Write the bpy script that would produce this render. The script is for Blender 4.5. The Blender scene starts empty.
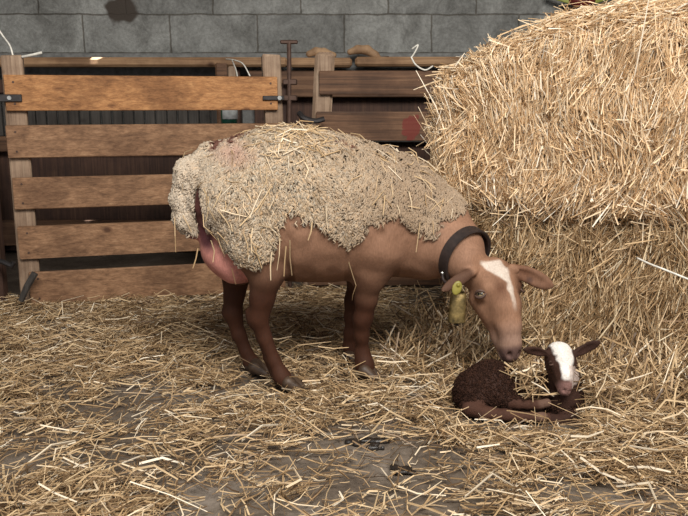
import bpy, math
import numpy as np
from mathutils import Vector, Matrix

# ------------------------------------------------------------------ camera, world, light
F_PX, HZ, CH = 780.0, 158.0, 0.83          # focal length in pixels, horizon above centre, camera height (m)
PITCH = math.atan(HZ / F_PX)
cam_d = bpy.data.cameras.new('camera'); cam = bpy.data.objects.new('camera', cam_d)
bpy.context.scene.collection.objects.link(cam)
cam_d.sensor_fit = 'HORIZONTAL'; cam_d.sensor_width = 36.0; cam_d.lens = F_PX * 36.0 / 688.0
cam.location = (0, 0, CH); cam.rotation_euler = (math.pi / 2 - PITCH, 0, 0)
cam_d.clip_start = 0.05
bpy.context.scene.camera = cam

world = bpy.data.worlds.new('barn_daylight'); bpy.context.scene.world = world
world.use_nodes = True
world.node_tree.nodes['Background'].inputs[0].default_value = (0.96, 0.97, 1.0, 1)
world.node_tree.nodes['Background'].inputs[1].default_value = 0.55

def area_light(name, loc, target, sx, sy, power, col):
    l = bpy.data.lights.new(name, 'AREA'); l.shape = 'RECTANGLE'; l.size = sx; l.size_y = sy
    l.energy = power; l.color = col
    o = bpy.data.objects.new(name, l); bpy.context.scene.collection.objects.link(o)
    o.location = loc
    o.rotation_euler = (Vector(target) - Vector(loc)).to_track_quat('-Z', 'Y').to_euler()
    return o
area_light('daylight_opening', (0.6, -0.3, 2.9), (0.35, 3.0, 0.5), 2.4, 1.2, 190, (1.0, 0.955, 0.88))
vs = bpy.context.scene.view_settings
vs.view_transform = 'Standard'; vs.look = 'None'; vs.gamma = 1; vs.exposure = 0.0
vs.use_curve_mapping = False

# ------------------------------------------------------------------ helpers
rng = np.random.default_rng(7)
SP, CP = math.sin(PITCH), math.cos(PITCH)
def ray(px, py):
    yv = -(py - 258) / F_PX
    return np.array([(px - 344) / F_PX, CP + yv * SP, -SP + yv * CP])
def W(px, py, Y):                     # world point seen at a photo position at distance Y
    d = ray(px, py); return np.array([0, 0, CH]) + d * (Y / d[1])
def G(px, py, z=0.0):                 # world point on the ground
    d = ray(px, py); return np.array([0, 0, CH]) + d * ((z - CH) / d[2])

def nrm(v):
    v = np.asarray(v, float); return v / (np.linalg.norm(v, axis=-1, keepdims=True) + 1e-12)

def tag(o, label=None, cat=None, group=None, kind=None):
    if label: o['label'] = label
    if cat: o['category'] = cat
    if group: o['group'] = group
    if kind: o['kind'] = kind
    return o

def empty(name, loc=(0, 0, 0)):
    o = bpy.data.objects.new(name, None); bpy.context.scene.collection.objects.link(o)
    o.location = loc; o.empty_display_size = 0.05
    return o

def mesh_obj(name, verts, faces, mat, parent=None, smooth=True, attrs=None):
    """faces: (n,k) int array or list of them"""
    verts = np.asarray(verts, np.float32)
    if isinstance(faces, np.ndarray): faces = [faces]
    me = bpy.data.meshes.new(name)
    tot = [np.full(len(f), f.shape[1], np.int32) for f in faces]
    loops = np.concatenate([f.ravel() for f in faces]).astype(np.int32)
    tot = np.concatenate(tot); start = np.concatenate([[0], np.cumsum(tot)[:-1]]).astype(np.int32)
    me.vertices.add(len(verts)); me.vertices.foreach_set('co', verts.ravel())
    me.loops.add(len(loops)); me.loops.foreach_set('vertex_index', loops)
    me.polygons.add(len(tot)); me.polygons.foreach_set('loop_start', start); me.polygons.foreach_set('loop_total', tot)
    me.update(calc_edges=True); me.validate()
    me.polygons.foreach_set('use_smooth', np.full(len(me.polygons), smooth, bool))
    if attrs:
        for k, a in attrs.items():
            a = np.asarray(a, np.float32)
            if a.ndim == 1:
                at = me.attributes.new(k, 'FLOAT', 'POINT'); at.data.foreach_set('value', a)
            else:
                at = me.attributes.new(k, 'FLOAT_COLOR', 'POINT')
                at.data.foreach_set('color', np.hstack([a, np.ones((len(a), 1), np.float32)]).ravel())
    me.materials.append(mat)
    o = bpy.data.objects.new(name, me); bpy.context.scene.collection.objects.link(o)
    if parent:
        o.parent = parent
        o.location = -Vector(parent.location) if parent.type == 'EMPTY' else (0, 0, 0)
    return o

class MB:                              # collects shapes in world space, builds ONE mesh
    def __init__(s): s.v = []; s.q = []; s.t = []; s.n = 0
    def add(s, v, q=None, t=None):
        v = np.asarray(v, float); s.v.append(v)
        if q is not None and len(q): s.q.append(np.asarray(q, int) + s.n)
        if t is not None and len(t): s.t.append(np.asarray(t, int) + s.n)
        s.n += len(v)
    def box(s, c, half, ax=None, bev=0.004, jit=0.0):
        """chamfered box; c centre, half sizes, ax 3x3 rows = local axes"""
        ax = np.eye(3) if ax is None else np.asarray(ax, float)
        h = np.asarray(half, float); b = min(bev, h.min() * 0.6)
        bm_v = []; idx = {}
        for sx in (-1, 1):
            for sy in (-1, 1):
                for sz in (-1, 1):
                    S = np.array([sx, sy, sz])
                    for k in range(3):
                        p = S * (h - b); p[k] = S[k] * h[k]
                        idx[(sx, sy, sz, k)] = len(bm_v); bm_v.append(p)
        q = []; t = []
        for k in range(3):
            i, j = [(1, 2), (2, 0), (0, 1)][k]
            for sk in (-1, 1):
                cs = []
                for (si, sj) in ((-1, -1), (1, -1), (1, 1), (-1, 1)):
                    S = [0, 0, 0]; S[k] = sk; S[i] = si; S[j] = sj
                    cs.append(idx[(*S, k)])
                q.append(cs if sk > 0 else cs[::-1])
        for k in range(3):             # edge chamfers (edge parallel to axis k)
            i, j = [(1, 2), (2, 0), (0, 1)][k]
            for si in (-1, 1):
                for sj in (-1, 1):
                    a = [0, 0, 0]; a[i] = si; a[j] = sj
                    lo = list(a); lo[k] = -1; hi = list(a); hi[k] = 1
                    f = [idx[(*lo, i)], idx[(*lo, j)], idx[(*hi, j)], idx[(*hi, i)]]
                    q.append(f if si * sj > 0 else f[::-1])
        for sx in (-1, 1):
            for sy in (-1, 1):
                for sz in (-1, 1):
                    f = [idx[(sx, sy, sz, 0)], idx[(sx, sy, sz, 1)], idx[(sx, sy, sz, 2)]]
                    t.append(f if sx * sy * sz > 0 else f[::-1])
        v = np.array(bm_v)
        if jit: v = v + rng.normal(0, jit, v.shape)
        s.add(v @ ax + np.asarray(c), q, t)
    def tube(s, pts, r, seg=8, cap=True):
        pts = np.asarray(pts, float); r = np.broadcast_to(np.asarray(r, float), (len(pts),))
        tg = nrm(np.gradient(pts, axis=0)); up = np.array([0, 0, 1.0])
        if abs(tg[0] @ up) > 0.9: up = np.array([1.0, 0, 0])
        vs_ = []; u = nrm(np.cross(tg[0], up))
        for p, tt, rr in zip(pts, tg, r):
            u = nrm(u - tt * (u @ tt)); w = np.cross(tt, u)
            a = np.arange(seg) / seg * 2 * math.pi
            vs_.append(p + rr * (np.cos(a)[:, None] * u + np.sin(a)[:, None] * w))
        n = len(pts); q = []
        for i in range(n - 1):
            for k in range(seg):
                q.append([i * seg + k, i * seg + (k + 1) % seg, (i + 1) * seg + (k + 1) % seg, (i + 1) * seg + k])
        v = np.concatenate(vs_); t = []
        if cap:
            v = np.vstack([v, pts[0], pts[-1]]); a0, a1 = n * seg, n * seg + 1
            for k in range(seg):
                t.append([a0, (k + 1) % seg, k]); t.append([a1, (n - 1) * seg + k, (n - 1) * seg + (k + 1) % seg])
        s.add(v, q, t)
    def build(s, name, mat, parent=None, smooth=False):
        f = []
        if s.q: f.append(np.concatenate(s.q))
        if s.t: f.append(np.concatenate(s.t))
        return mesh_obj(name, np.concatenate(s.v), f, mat, parent, smooth)

def spline(pts, n=24):                 # Catmull-Rom through points
    P = np.asarray(pts, float); P = np.vstack([2 * P[0] - P[1], P, 2 * P[-1] - P[-2]]); out = []
    m = len(P) - 3
    for i in range(n):
        x = i / (n - 1) * m; k = min(int(x), m - 1); t = x - k
        a, b, c, d = P[k:k + 4]
        out.append(0.5 * ((2 * b) + (c - a) * t + (2 * a - 5 * b + 4 * c - d) * t * t + (3 * b - a - 3 * c + d) * t ** 3))
    return np.array(out)

_lat = rng.random((64, 64, 64))
def vnoise(p, scale=1.0):              # smooth value noise -1..1 at (n,3) points
    q = np.asarray(p, float) * scale + 100.0; i = np.floor(q).astype(int); f = q - i; f = f * f * (3 - 2 * f)
    r = 0
    for a in (0, 1):
        for b in (0, 1):
            for c in (0, 1):
                w = (f[..., 0] if a else 1 - f[..., 0]) * (f[..., 1] if b else 1 - f[..., 1]) * (f[..., 2] if c else 1 - f[..., 2])
                r = r + w * _lat[(i[..., 0] + a) % 64, (i[..., 1] + b) % 64, (i[..., 2] + c) % 64]
    return r * 2 - 1

def stalks(P, D, L, Wd, bend=0.08, seed=1):
    """triangular straw stalks centred on P, along D: vertices, quads, tint"""
    r = np.random.default_rng(seed); n = len(P)
    D = nrm(D); u = nrm(np.cross(D, r.normal(size=(n, 3)))); v = np.cross(D, u)
    B = u * (r.normal(0, bend, n) * L)[:, None]
    ss = np.array([-0.5, 0.0, 0.5]); rings = []
    for k, s_ in enumerate(ss):
        c = P + D * (L * s_)[:, None] + B * (1 - 4 * s_ * s_)
        w = Wd * (1.0 if k < 2 else 0.7)
        for a in range(3):
            an = a * 2 * math.pi / 3
            rings.append(c + u * (w * 0.62 * math.cos(an))[:, None] + v * (w * 0.40 * math.sin(an))[:, None])
    V = np.stack(rings, 1).reshape(-1, 3)
    q = []
    for k in range(2):
        for a in range(3):
            q.append([k * 3 + a, k * 3 + (a + 1) % 3, (k + 1) * 3 + (a + 1) % 3, (k + 1) * 3 + a])
    Q = (np.arange(n)[:, None, None] * 9 + np.array(q)[None]).reshape(-1, 4)
    return V, Q, np.repeat(r.random(n), 9)

def stalk_obj(name, sets, mat, parent=None):
    V = []; Q = []; T = []; o = 0
    for (v, q, t) in sets:
        V.append(v); Q.append(q + o); T.append(t); o += len(v)
    return mesh_obj(name, np.concatenate(V), np.concatenate(Q), mat, parent, False, {'tint': np.concatenate(T)})

# ---- signed-distance sculpting, meshed with surface nets
class Sculpt:
    def __init__(s): s.prims = []
    def chain(s, pts, k=0.02, carve=False, squash=None):
        """pts: list of (xyz, r). squash: (axis, centre, factor)"""
        pts = [(np.asarray(p, float), float(r)) for p, r in pts]
        if len(pts) == 1: pts = pts * 2
        for (a, ra), (b, rb) in zip(pts[:-1], pts[1:]):
            def fn(P, a=a, b=b, ra=ra, rb=rb):
                if squash:
                    P = P.copy(); ax, c, f = squash; P[:, ax] = (P[:, ax] - c) / f + c
                ab = b - a; L = ab @ ab + 1e-12
                t = np.clip(((P - a) @ ab) / L, 0, 1)
                d = np.linalg.norm(P - (a + t[:, None] * ab), axis=1) - (ra + (rb - ra) * t)
                return d * (squash[2] if squash else 1.0)
            m = max(ra, rb)
            s.prims.append((fn, np.minimum(a, b) - m, np.maximum(a, b) + m, k, carve))
    def ell(s, c, half, ax=None, k=0.02, carve=False):
        c = np.asarray(c, float); h = np.asarray(half, float); ax = np.eye(3) if ax is None else np.asarray(ax, float)
        def fn(P):
            q = (P - c) @ ax.T
            k0 = np.linalg.norm(q / h, axis=1); k1 = np.linalg.norm(q / (h * h), axis=1) + 1e-9
            return k0 * (k0 - 1) / k1
        m = h.max(); s.prims.append((fn, c - m, c + m, k, carve))
    def eval(s, P):
        D = np.full(len(P), 0.25)
        for fn, lo, hi, k, carve in s.prims:
            pad = k + 0.03
            m = np.all((P > lo - pad) & (P < hi + pad), axis=1)
            if not m.any(): continue
            d = fn(P[m]); a = D[m]
            if carve:
                d = -d; h = np.clip(0.5 - 0.5 * (a - d) / k, 0, 1); D[m] = a + (d - a) * h + k * h * (1 - h)
            else:
                h = np.clip(0.5 + 0.5 * (a - d) / k, 0, 1); D[m] = a + (d - a) * h - k * h * (1 - h)
        return D
    def normal(s, P, e=0.003):
        g = np.zeros_like(P)
        for i in range(3):
            d = np.zeros(3); d[i] = e
            g[:, i] = s.eval(P + d) - s.eval(P - d)
        return nrm(g)
    def mesh(s, vox, disp=None):
        lo = np.min([p[1] for p in s.prims if not p[4]], 0) - 0.04; hi = np.max([p[2] for p in s.prims if not p[4]], 0) + 0.04
        n = np.ceil((hi - lo) / vox).astype(int) + 1
        D = np.full(n, 0.25, np.float32)
        for fn, plo, phi, k, carve in s.prims:
            pad = k + 0.03
            i0 = np.clip(((plo - pad - lo) / vox).astype(int), 0, n - 1); i1 = np.clip(((phi + pad - lo) / vox).astype(int) + 1, 1, n)
            g = np.stack(np.meshgrid(*[lo[a] + vox * np.arange(i0[a], i1[a]) for a in range(3)], indexing='ij'), -1)
            sh = g.shape[:3]; d = fn(g.reshape(-1, 3)).reshape(sh)
            sl = tuple(slice(i0[a], i1[a]) for a in range(3)); A = D[sl]
            if carve:
                d = -d; h = np.clip(0.5 - 0.5 * (A - d) / k, 0, 1); D[sl] = A + (d - A) * h + k * h * (1 - h)
            else:
                h = np.clip(0.5 + 0.5 * (A - d) / k, 0, 1); D[sl] = A + (d - A) * h - k * h * (1 - h)
        if disp is not None:
            near = np.argwhere(np.abs(D) < 0.06); P = lo + near * vox
            D[tuple(near.T)] -= disp(P)
        return nets(D, lo, vox)

def nets(D, lo, vox):
    ins = D < 0
    c = [D[a:D.shape[0] - 1 + a, b:D.shape[1] - 1 + b, e:D.shape[2] - 1 + e] for a in (0, 1) for b in (0, 1) for e in (0, 1)]
    s = sum((x < 0).astype(np.int8) for x in c)
    act = (s > 0) & (s < 8); cells = np.argwhere(act)
    idx = np.full(act.shape, -1, np.int64); idx[tuple(cells.T)] = np.arange(len(cells))
    vals = np.stack([x[act] for x in c], 1); off = np.array([(a, b, e) for a in (0, 1) for b in (0, 1) for e in (0, 1)], float)
    acc = np.zeros((len(cells), 3)); cnt = np.zeros(len(cells))
    for i in range(8):
        for j in range(i + 1, 8):
            if np.abs(off[i] - off[j]).sum() != 1: continue
            m = (vals[:, i] < 0) != (vals[:, j] < 0)
            t = vals[m, i] / (vals[m, i] - vals[m, j])
            acc[m] += off[i] + t[:, None] * (off[j] - off[i]); cnt[m] += 1
    V = lo + vox * (cells + acc / cnt[:, None]); quads = []
    for ax in range(3):
        b_, c_ = [(1, 2), (2, 0), (0, 1)][ax]
        sl0 = [slice(None)] * 3; sl1 = [slice(None)] * 3; sl0[ax] = slice(0, -1); sl1[ax] = slice(1, None)
        A = ins[tuple(sl0)]; B = ins[tuple(sl1)]
        e = np.argwhere(A != B); e = e[(e[:, b_] > 0) & (e[:, c_] > 0) & (e[:, b_] < D.shape[b_] - 1) & (e[:, c_] < D.shape[c_] - 1)]
        fl = A[tuple(e.T)]
        def cell(db, dc):
            q = e.copy(); q[:, b_] -= db; q[:, c_] -= dc; return idx[tuple(q.T)]
        q = np.stack([cell(1, 1), cell(0, 1), cell(0, 0), cell(1, 0)], 1)
        q[~fl] = q[~fl][:, ::-1]
        quads.append(q)
    Q = np.concatenate(quads); Q = Q[(Q >= 0).all(1)]
    for _ in range(2):                 # light relaxation
        acc = np.zeros_like(V); cnt = np.zeros(len(V))
        for k in range(4):
            a, b = Q[:, k], Q[:, (k + 1) % 4]
            for ax in range(3):
                acc[:, ax] += np.bincount(a, V[b, ax], len(V)) + np.bincount(b, V[a, ax], len(V))
            cnt += np.bincount(a, minlength=len(V)) + np.bincount(b, minlength=len(V))
        V = V * 0.5 + 0.5 * acc / np.maximum(cnt, 1)[:, None]
    return V, Q

# ------------------------------------------------------------------ materials
def new_mat(name):
    m = bpy.data.materials.new(name); m.use_nodes = True
    nt = m.node_tree; b = nt.nodes['Principled BSDF']
    return m, nt, b
def ramp(nt, fac, stops):
    r = nt.nodes.new('ShaderNodeValToRGB'); e = r.color_ramp.elements
    while len(e) < len(stops): e.new(0.5)
    for el, (p, c) in zip(e, stops): el.position = p; el.color = (*c, 1)
    nt.links.new(fac, r.inputs[0]); return r.outputs[0]
def noise(nt, scale, detail=6, rough=0.6, vec=None, dist=0.0):
    n = nt.nodes.new('ShaderNodeTexNoise'); n.inputs['Scale'].default_value = scale
    n.inputs['Detail'].default_value = detail; n.inputs['Roughness'].default_value = rough; n.inputs['Distortion'].default_value = dist
    if vec is not None: nt.links.new(vec, n.inputs['Vector'])
    return n.outputs['Fac']
def coords(nt, scale=(1, 1, 1), rot=(0, 0, 0)):
    t = nt.nodes.new('ShaderNodeTexCoord'); m = nt.nodes.new('ShaderNodeMapping')
    m.inputs['Scale'].default_value = scale; m.inputs['Rotation'].default_value = rot
    nt.links.new(t.outputs['Object'], m.inputs[0]); return m.outputs[0]
def mix(nt, f, a, b, mode='MIX'):
    m = nt.nodes.new('ShaderNodeMix'); m.data_type = 'RGBA'; m.blend_type = mode
    for i, x in ((0, f), (6, a), (7, b)):
        if hasattr(x, 'is_output'): nt.links.new(x, m.inputs[i])
        elif i == 0: m.inputs[0].default_value = x
        else: m.inputs[i].default_value = (*x, 1)
    return m.outputs[2]
def bump(nt, b, h, strength=0.5, dist=0.01):
    n = nt.nodes.new('ShaderNodeBump'); n.inputs['Strength'].default_value = strength; n.inputs['Distance'].default_value = dist
    nt.links.new(h, n.inputs['Height']); nt.links.new(n.outputs[0], b.inputs['Normal'])
def simple(name, col, rough=0.7, metal=0.0, nscale=40, var=0.3, bstr=0.2):
    m, nt, b = new_mat(name); v = coords(nt); f = noise(nt, nscale, vec=v)
    c = ramp(nt, f, [(0.3, tuple(x * (1 - var) for x in col)), (0.7, tuple(min(1, x * (1 + var)) for x in col))])
    nt.links.new(c, b.inputs['Base Color']); b.inputs['Roughness'].default_value = rough; b.inputs['Metallic'].default_value = metal
    bump(nt, b, f, bstr, 0.003); return m
def straw_mat(name, stops, rough=0.45):
    m, nt, b = new_mat(name); a = nt.nodes.new('ShaderNodeAttribute'); a.attribute_name = 'tint'
    c = ramp(nt, a.outputs['Fac'], stops)
    v = coords(nt); f = noise(nt, 30, 3, vec=v)
    c = mix(nt, 0.35, c, ramp(nt, f, [(0.3, (0.5, 0.45, 0.4)), (0.7, (1, 1, 1))]), 'MULTIPLY')
    nt.links.new(c, b.inputs['Base Color']); b.inputs['Roughness'].default_value = rough
    b.inputs['Specular IOR Level'].default_value = 0.35
    return m
def wood_mat(name, stops, axis_scale=(2.0, 60, 60), rot=(0, 0, 0), bstr=0.35, rough=0.75):
    m, nt, b = new_mat(name); v = coords(nt, axis_scale, rot)
    f = noise(nt, 1.0, 10, 0.72, v, 0.5); c = ramp(nt, f, stops)
    fs = tuple(x * 3.2 if x > 10 else x * 1.2 for x in axis_scale); f2 = noise(nt, 1.0, 6, 0.7, coords(nt, fs, rot), 0.2)
    c = mix(nt, 0.6, c, ramp(nt, f2, [(0.36, (0.5, 0.45, 0.4)), (0.6, (1.12, 1.12, 1.12))]), 'MULTIPLY')
    v2 = coords(nt); k = noise(nt, 5, 6, 0.65, v2)
    c = mix(nt, 0.65, c, ramp(nt, k, [(0.38, (0.42, 0.36, 0.32)), (0.58, (1.05, 1.05, 1.05))]), 'MULTIPLY')
    kn = nt.nodes.new('ShaderNodeTexVoronoi'); kn.inputs['Scale'].default_value = 5.0; nt.links.new(coords(nt, (1, 1.0, 1.6), rot), kn.inputs['Vector'])
    c = mix(nt, 0.8, c, ramp(nt, kn.outputs['Distance'], [(0.05, (0.25, 0.15, 0.1)), (0.13, (1, 1, 1))]), 'MULTIPLY')
    nt.links.new(c, b.inputs['Base Color']); b.inputs['Roughness'].default_value = rough
    bump(nt, b, f, bstr, 0.004); return m

M = {}
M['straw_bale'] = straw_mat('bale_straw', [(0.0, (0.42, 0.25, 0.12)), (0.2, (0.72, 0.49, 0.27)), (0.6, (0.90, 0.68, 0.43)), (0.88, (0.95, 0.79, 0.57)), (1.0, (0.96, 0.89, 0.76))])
M['straw_shaded'] = straw_mat('shaded_bale_straw', [(0.0, (0.26, 0.15, 0.07)), (0.3, (0.50, 0.34, 0.18)), (0.7, (0.68, 0.49, 0.29)), (0.92, (0.78, 0.62, 0.40)), (1.0, (0.88, 0.78, 0.60))])  # same straw, with the lower bale's shade put into its colour
M['straw_floor'] = straw_mat('litter_straw', [(0.0, (0.10, 0.060, 0.034)), (0.3, (0.32, 0.205, 0.105)), (0.62, (0.57, 0.395, 0.215)), (0.88, (0.76, 0.575, 0.35)), (1.0, (0.95, 0.85, 0.68))])
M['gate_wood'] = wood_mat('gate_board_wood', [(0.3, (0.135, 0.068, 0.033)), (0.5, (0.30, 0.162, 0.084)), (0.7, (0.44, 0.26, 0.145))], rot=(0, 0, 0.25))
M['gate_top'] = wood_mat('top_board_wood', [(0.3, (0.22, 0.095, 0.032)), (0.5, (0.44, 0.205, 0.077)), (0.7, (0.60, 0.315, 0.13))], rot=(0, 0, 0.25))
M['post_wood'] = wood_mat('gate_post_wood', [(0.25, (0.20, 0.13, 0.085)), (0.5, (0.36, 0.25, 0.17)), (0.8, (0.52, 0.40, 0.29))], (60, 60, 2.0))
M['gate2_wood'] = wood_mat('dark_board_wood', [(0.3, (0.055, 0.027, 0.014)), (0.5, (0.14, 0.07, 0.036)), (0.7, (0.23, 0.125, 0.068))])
m = M['gate2_wood'].copy(); m.name = 'dark_board_wood_with_red_smear'; M['smeared_wood'] = m; nt = m.node_tree; bb = nt.nodes['Principled BSDF']
src = bb.inputs['Base Color'].links[0].from_socket; pc = W(411, 127, 3.386); tc = nt.nodes.new('ShaderNodeTexCoord')
mp = nt.nodes.new('ShaderNodeMapping'); mp.vector_type = 'TEXTURE'; nt.links.new(tc.outputs['Object'], mp.inputs[0])
mp.inputs['Location'].default_value = (pc[0] + .12, 3.4, pc[2]); mp.inputs['Rotation'].default_value = (0, .45, 0); mp.inputs['Scale'].default_value = (.07, 1, .11)
# board meshes are written relative to the gate's own origin at (-0.12, 3.42, 0)
mp.inputs['Location'].default_value = (pc[0], 3.4, pc[2])
ln = nt.nodes.new('ShaderNodeVectorMath'); ln.operation = 'LENGTH'; nt.links.new(mp.outputs[0], ln.inputs[0])
ns = nt.nodes.new('ShaderNodeTexNoise'); ns.inputs['Scale'].default_value = 38; nt.links.new(tc.outputs['Object'], ns.inputs['Vector'])
ad = nt.nodes.new('ShaderNodeMath'); ad.operation = 'MULTIPLY_ADD'; nt.links.new(ns.outputs['Fac'], ad.inputs[0]); ad.inputs[1].default_value = .9; nt.links.new(ln.outputs['Value'], ad.inputs[2])
nt.links.new(mix(nt, ramp(nt, ad.outputs[0], [(0.9, (.75, .75, .75)), (1.0, (0, 0, 0))]), src, (0.17, 0.016, 0.012)), bb.inputs['Base Color'])
M['dark_post'] = wood_mat('dark_post_wood', [(0.25, (0.025, 0.012, 0.008)), (0.5, (0.07, 0.032, 0.02)), (0.8, (0.15, 0.08, 0.045))], (60, 60, 2.0))
M['grey_wood'] = wood_mat('grey_slat_wood', [(0.25, (0.03, 0.026, 0.023)), (0.5, (0.06, 0.053, 0.047)), (0.8, (0.11, 0.098, 0.085))], (60, 60, 2.0))
M['beam_wood'] = wood_mat('manger_beam_wood', [(0.25, (0.18, 0.10, 0.05)), (0.5, (0.34, 0.20, 0.105)), (0.8, (0.50, 0.33, 0.19))])
M['offcut'] = wood_mat('offcut_wood', [(0.25, (0.22, 0.12, 0.06)), (0.5, (0.40, 0.25, 0.14)), (0.8, (0.5, 0.34, 0.2))], (10, 10, 10))
M['rust'] = simple('rusty_iron', (0.10, 0.06, 0.045), 0.6, 0.6)
M['iron'] = simple('dark_iron', (0.055, 0.05, 0.05), 0.5, 0.7)
M['steel'] = simple('worn_steel', (0.5, 0.5, 0.48), 0.35, 0.9)
M['twine'] = simple('pale_twine', (0.72, 0.69, 0.62), 0.8)
M['leather'] = simple('collar_leather', (0.024, 0.015, 0.013), 0.6, 0, 60, 0.4, 0.4)
M['brass'] = simple('dirty_brass', (0.17, 0.12, 0.045), 0.5, 0.6, 60, 0.7, 0.6)
M['tagplastic'] = simple('yellow_tag_plastic', (0.21, 0.18, 0.03), 0.5)
M['red_paint'] = simple('red_paint', (0.15, 0.02, 0.014), 0.7)
M['red_plastic'] = simple('red_plastic', (0.12, 0.015, 0.012), 0.4)
M['lime'] = simple('lime_webbing', (0.26, 0.28, 0.05), 0.6)
M['black'] = simple('black_rubber', (0.02, 0.02, 0.02), 0.5)
M['green_plastic'] = simple('green_plastic', (0.02, 0.16, 0.10), 0.3)
M['white_plastic'] = simple('white_plastic', (0.6, 0.62, 0.62), 0.4)
M['dung'] = simple('dark_dung', (0.022, 0.017, 0.014), 0.35, 0, 80, 0.5, 0.8)
M['horn'] = simple('hoof_horn', (0.06, 0.036, 0.022), 0.55, 0, 60, 0.4, 0.4)

# coat: colour from the 'coat' attribute (the animal's own markings, and shade painted under the fleece)
def coat_mat(name, bstr=0.35, hair=(260, 260, 60), rough=0.75):
    m, nt, b = new_mat(name); a = nt.nodes.new('ShaderNodeAttribute'); a.attribute_name = 'coat'
    f = noise(nt, 1.0, 4, 0.7, coords(nt, hair)); g = noise(nt, 25, 5, 0.6, coords(nt))
    c = mix(nt, 0.45, a.outputs['Color'], ramp(nt, f, [(0.3, (0.55, 0.5, 0.47)), (0.7, (1.3, 1.3, 1.3))]), 'MULTIPLY')
    c = mix(nt, 0.3, c, ramp(nt, g, [(0.35, (0.6, 0.55, 0.5)), (0.65, (1.2, 1.2, 1.2))]), 'MULTIPLY')
    nt.links.new(c, b.inputs['Base Color']); b.inputs['Roughness'].default_value = rough
    b.inputs['Specular IOR Level'].default_value = 0.3
    bump(nt, b, f, bstr, 0.003); return m
M['coat'] = coat_mat('ewe_coat')
M['lamb_coat'] = coat_mat('lamb_coat', 0.8, (220, 220, 220), 0.8)
def fleece_mat(name):
    m, nt, b = new_mat(name); a = nt.nodes.new('ShaderNodeAttribute'); a.attribute_name = 'coat'
    g = noise(nt, 14, 5, 0.6, coords(nt))
    c = mix(nt, 0.4, a.outputs['Color'], ramp(nt, g, [(0.35, (0.72, 0.66, 0.6)), (0.65, (1.1, 1.1, 1.1))]), 'MULTIPLY')
    nt.links.new(c, b.inputs['Base Color']); b.inputs['Roughness'].default_value = 0.9
    b.inputs['Specular IOR Level'].default_value = 0.15; return m
M['fleece'] = fleece_mat('ewe_fleece')

# block wall
def block_mat():
    m, nt, b = new_mat('concrete_blocks')
    t = nt.nodes.new('ShaderNodeTexCoord'); sx = nt.nodes.new('ShaderNodeSeparateXYZ'); cx = nt.nodes.new('ShaderNodeCombineXYZ')
    nt.links.new(t.outputs['Object'], sx.inputs[0])
    nt.links.new(sx.outputs['X'], cx.inputs['X']); nt.links.new(sx.outputs['Z'], cx.inputs['Y'])
    mp = nt.nodes.new('ShaderNodeMapping'); nt.links.new(cx.outputs[0], mp.inputs[0])
    J = W(344, 51.5, 4.6); Jx = W(85, 35, 4.6)
    mp.inputs['Location'].default_value = (-(Jx[0]) + 0.495 * 20.5 , -J[2] + 2.12, 0)
    br = nt.nodes.new('ShaderNodeTexBrick'); wn = nt.nodes.new('ShaderNodeTexNoise'); wn.inputs['Scale'].default_value = 12; nt.links.new(mp.outputs[0], wn.inputs['Vector'])
    wa = nt.nodes.new('ShaderNodeVectorMath'); wa.operation = 'MULTIPLY_ADD'; nt.links.new(wn.outputs['Color'], wa.inputs[0]); wa.inputs[1].default_value = (.018, .018, 0); nt.links.new(mp.outputs[0], wa.inputs[2]); nt.links.new(wa.outputs[0], br.inputs['Vector'])
    br.inputs['Scale'].default_value = 1.0; br.inputs['Brick Width'].default_value = 0.495; br.inputs['Row Height'].default_value = 0.212
    br.inputs['Mortar Size'].default_value = 0.006; br.inputs['Mortar Smooth'].default_value = 0.6; br.offset = 0.5
    br.inputs['Color1'].default_value = (0.20, 0.20, 0.192, 1); br.inputs['Color2'].default_value = (0.275, 0.275, 0.262, 1)
    br.inputs['Mortar'].default_value = (0.12, 0.11, 0.096, 1)
    f = noise(nt, 5.5, 10, 0.75, coords(nt), 0.5); g = noise(nt, 60, 4, 0.7, coords(nt))
    c = mix(nt, 0.75, br.outputs['Color'], ramp(nt, f, [(0.36, (0.42, 0.41, 0.39)), (0.62, (1.35, 1.36, 1.35))]), 'MULTIPLY')
    c = mix(nt, 0.5, c, ramp(nt, g, [(0.35, (0.5, 0.5, 0.5)), (0.6, (1.1, 1.1, 1.1))]), 'MULTIPLY')
    # the dark stain near the top of the wall
    sp = W(123, 8, 4.6); vm = nt.nodes.new('ShaderNodeVectorMath'); vm.operation = 'DISTANCE'
    ns = nt.nodes.new('ShaderNodeTexNoise'); ns.inputs['Scale'].default_value = 9; nt.links.new(t.outputs['Object'], ns.inputs['Vector'])
    ad = nt.nodes.new('ShaderNodeVectorMath'); ad.operation = 'MULTIPLY_ADD'; nt.links.new(ns.outputs['Color'], ad.inputs[0])
    ad.inputs[1].default_value = (0.12, 0.0, 0.12); nt.links.new(t.outputs['Object'], ad.inputs[2])
    nt.links.new(ad.outputs[0], vm.inputs[0]); vm.inputs[1].default_value = (sp[0] + 0.06, 4.6, sp[2] + 0.06)
    c = mix(nt, ramp(nt, vm.outputs['Value'], [(0.075, (1, 1, 1)), (0.095, (0, 0, 0))]), c, (0.055, 0.043, 0.034))
    nt.links.new(c, b.inputs['Base Color']); b.inputs['Roughness'].default_value = 0.9
    mm = nt.nodes.new('ShaderNodeMath'); mm.operation = 'MULTIPLY_ADD'; nt.links.new(br.outputs['Fac'], mm.inputs[0]); mm.inputs[1].default_value = -2.0
    nt.links.new(g, mm.inputs[2]); bump(nt, b, mm.outputs[0], 0.5, 0.006); return m
M['blocks'] = block_mat()

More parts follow.
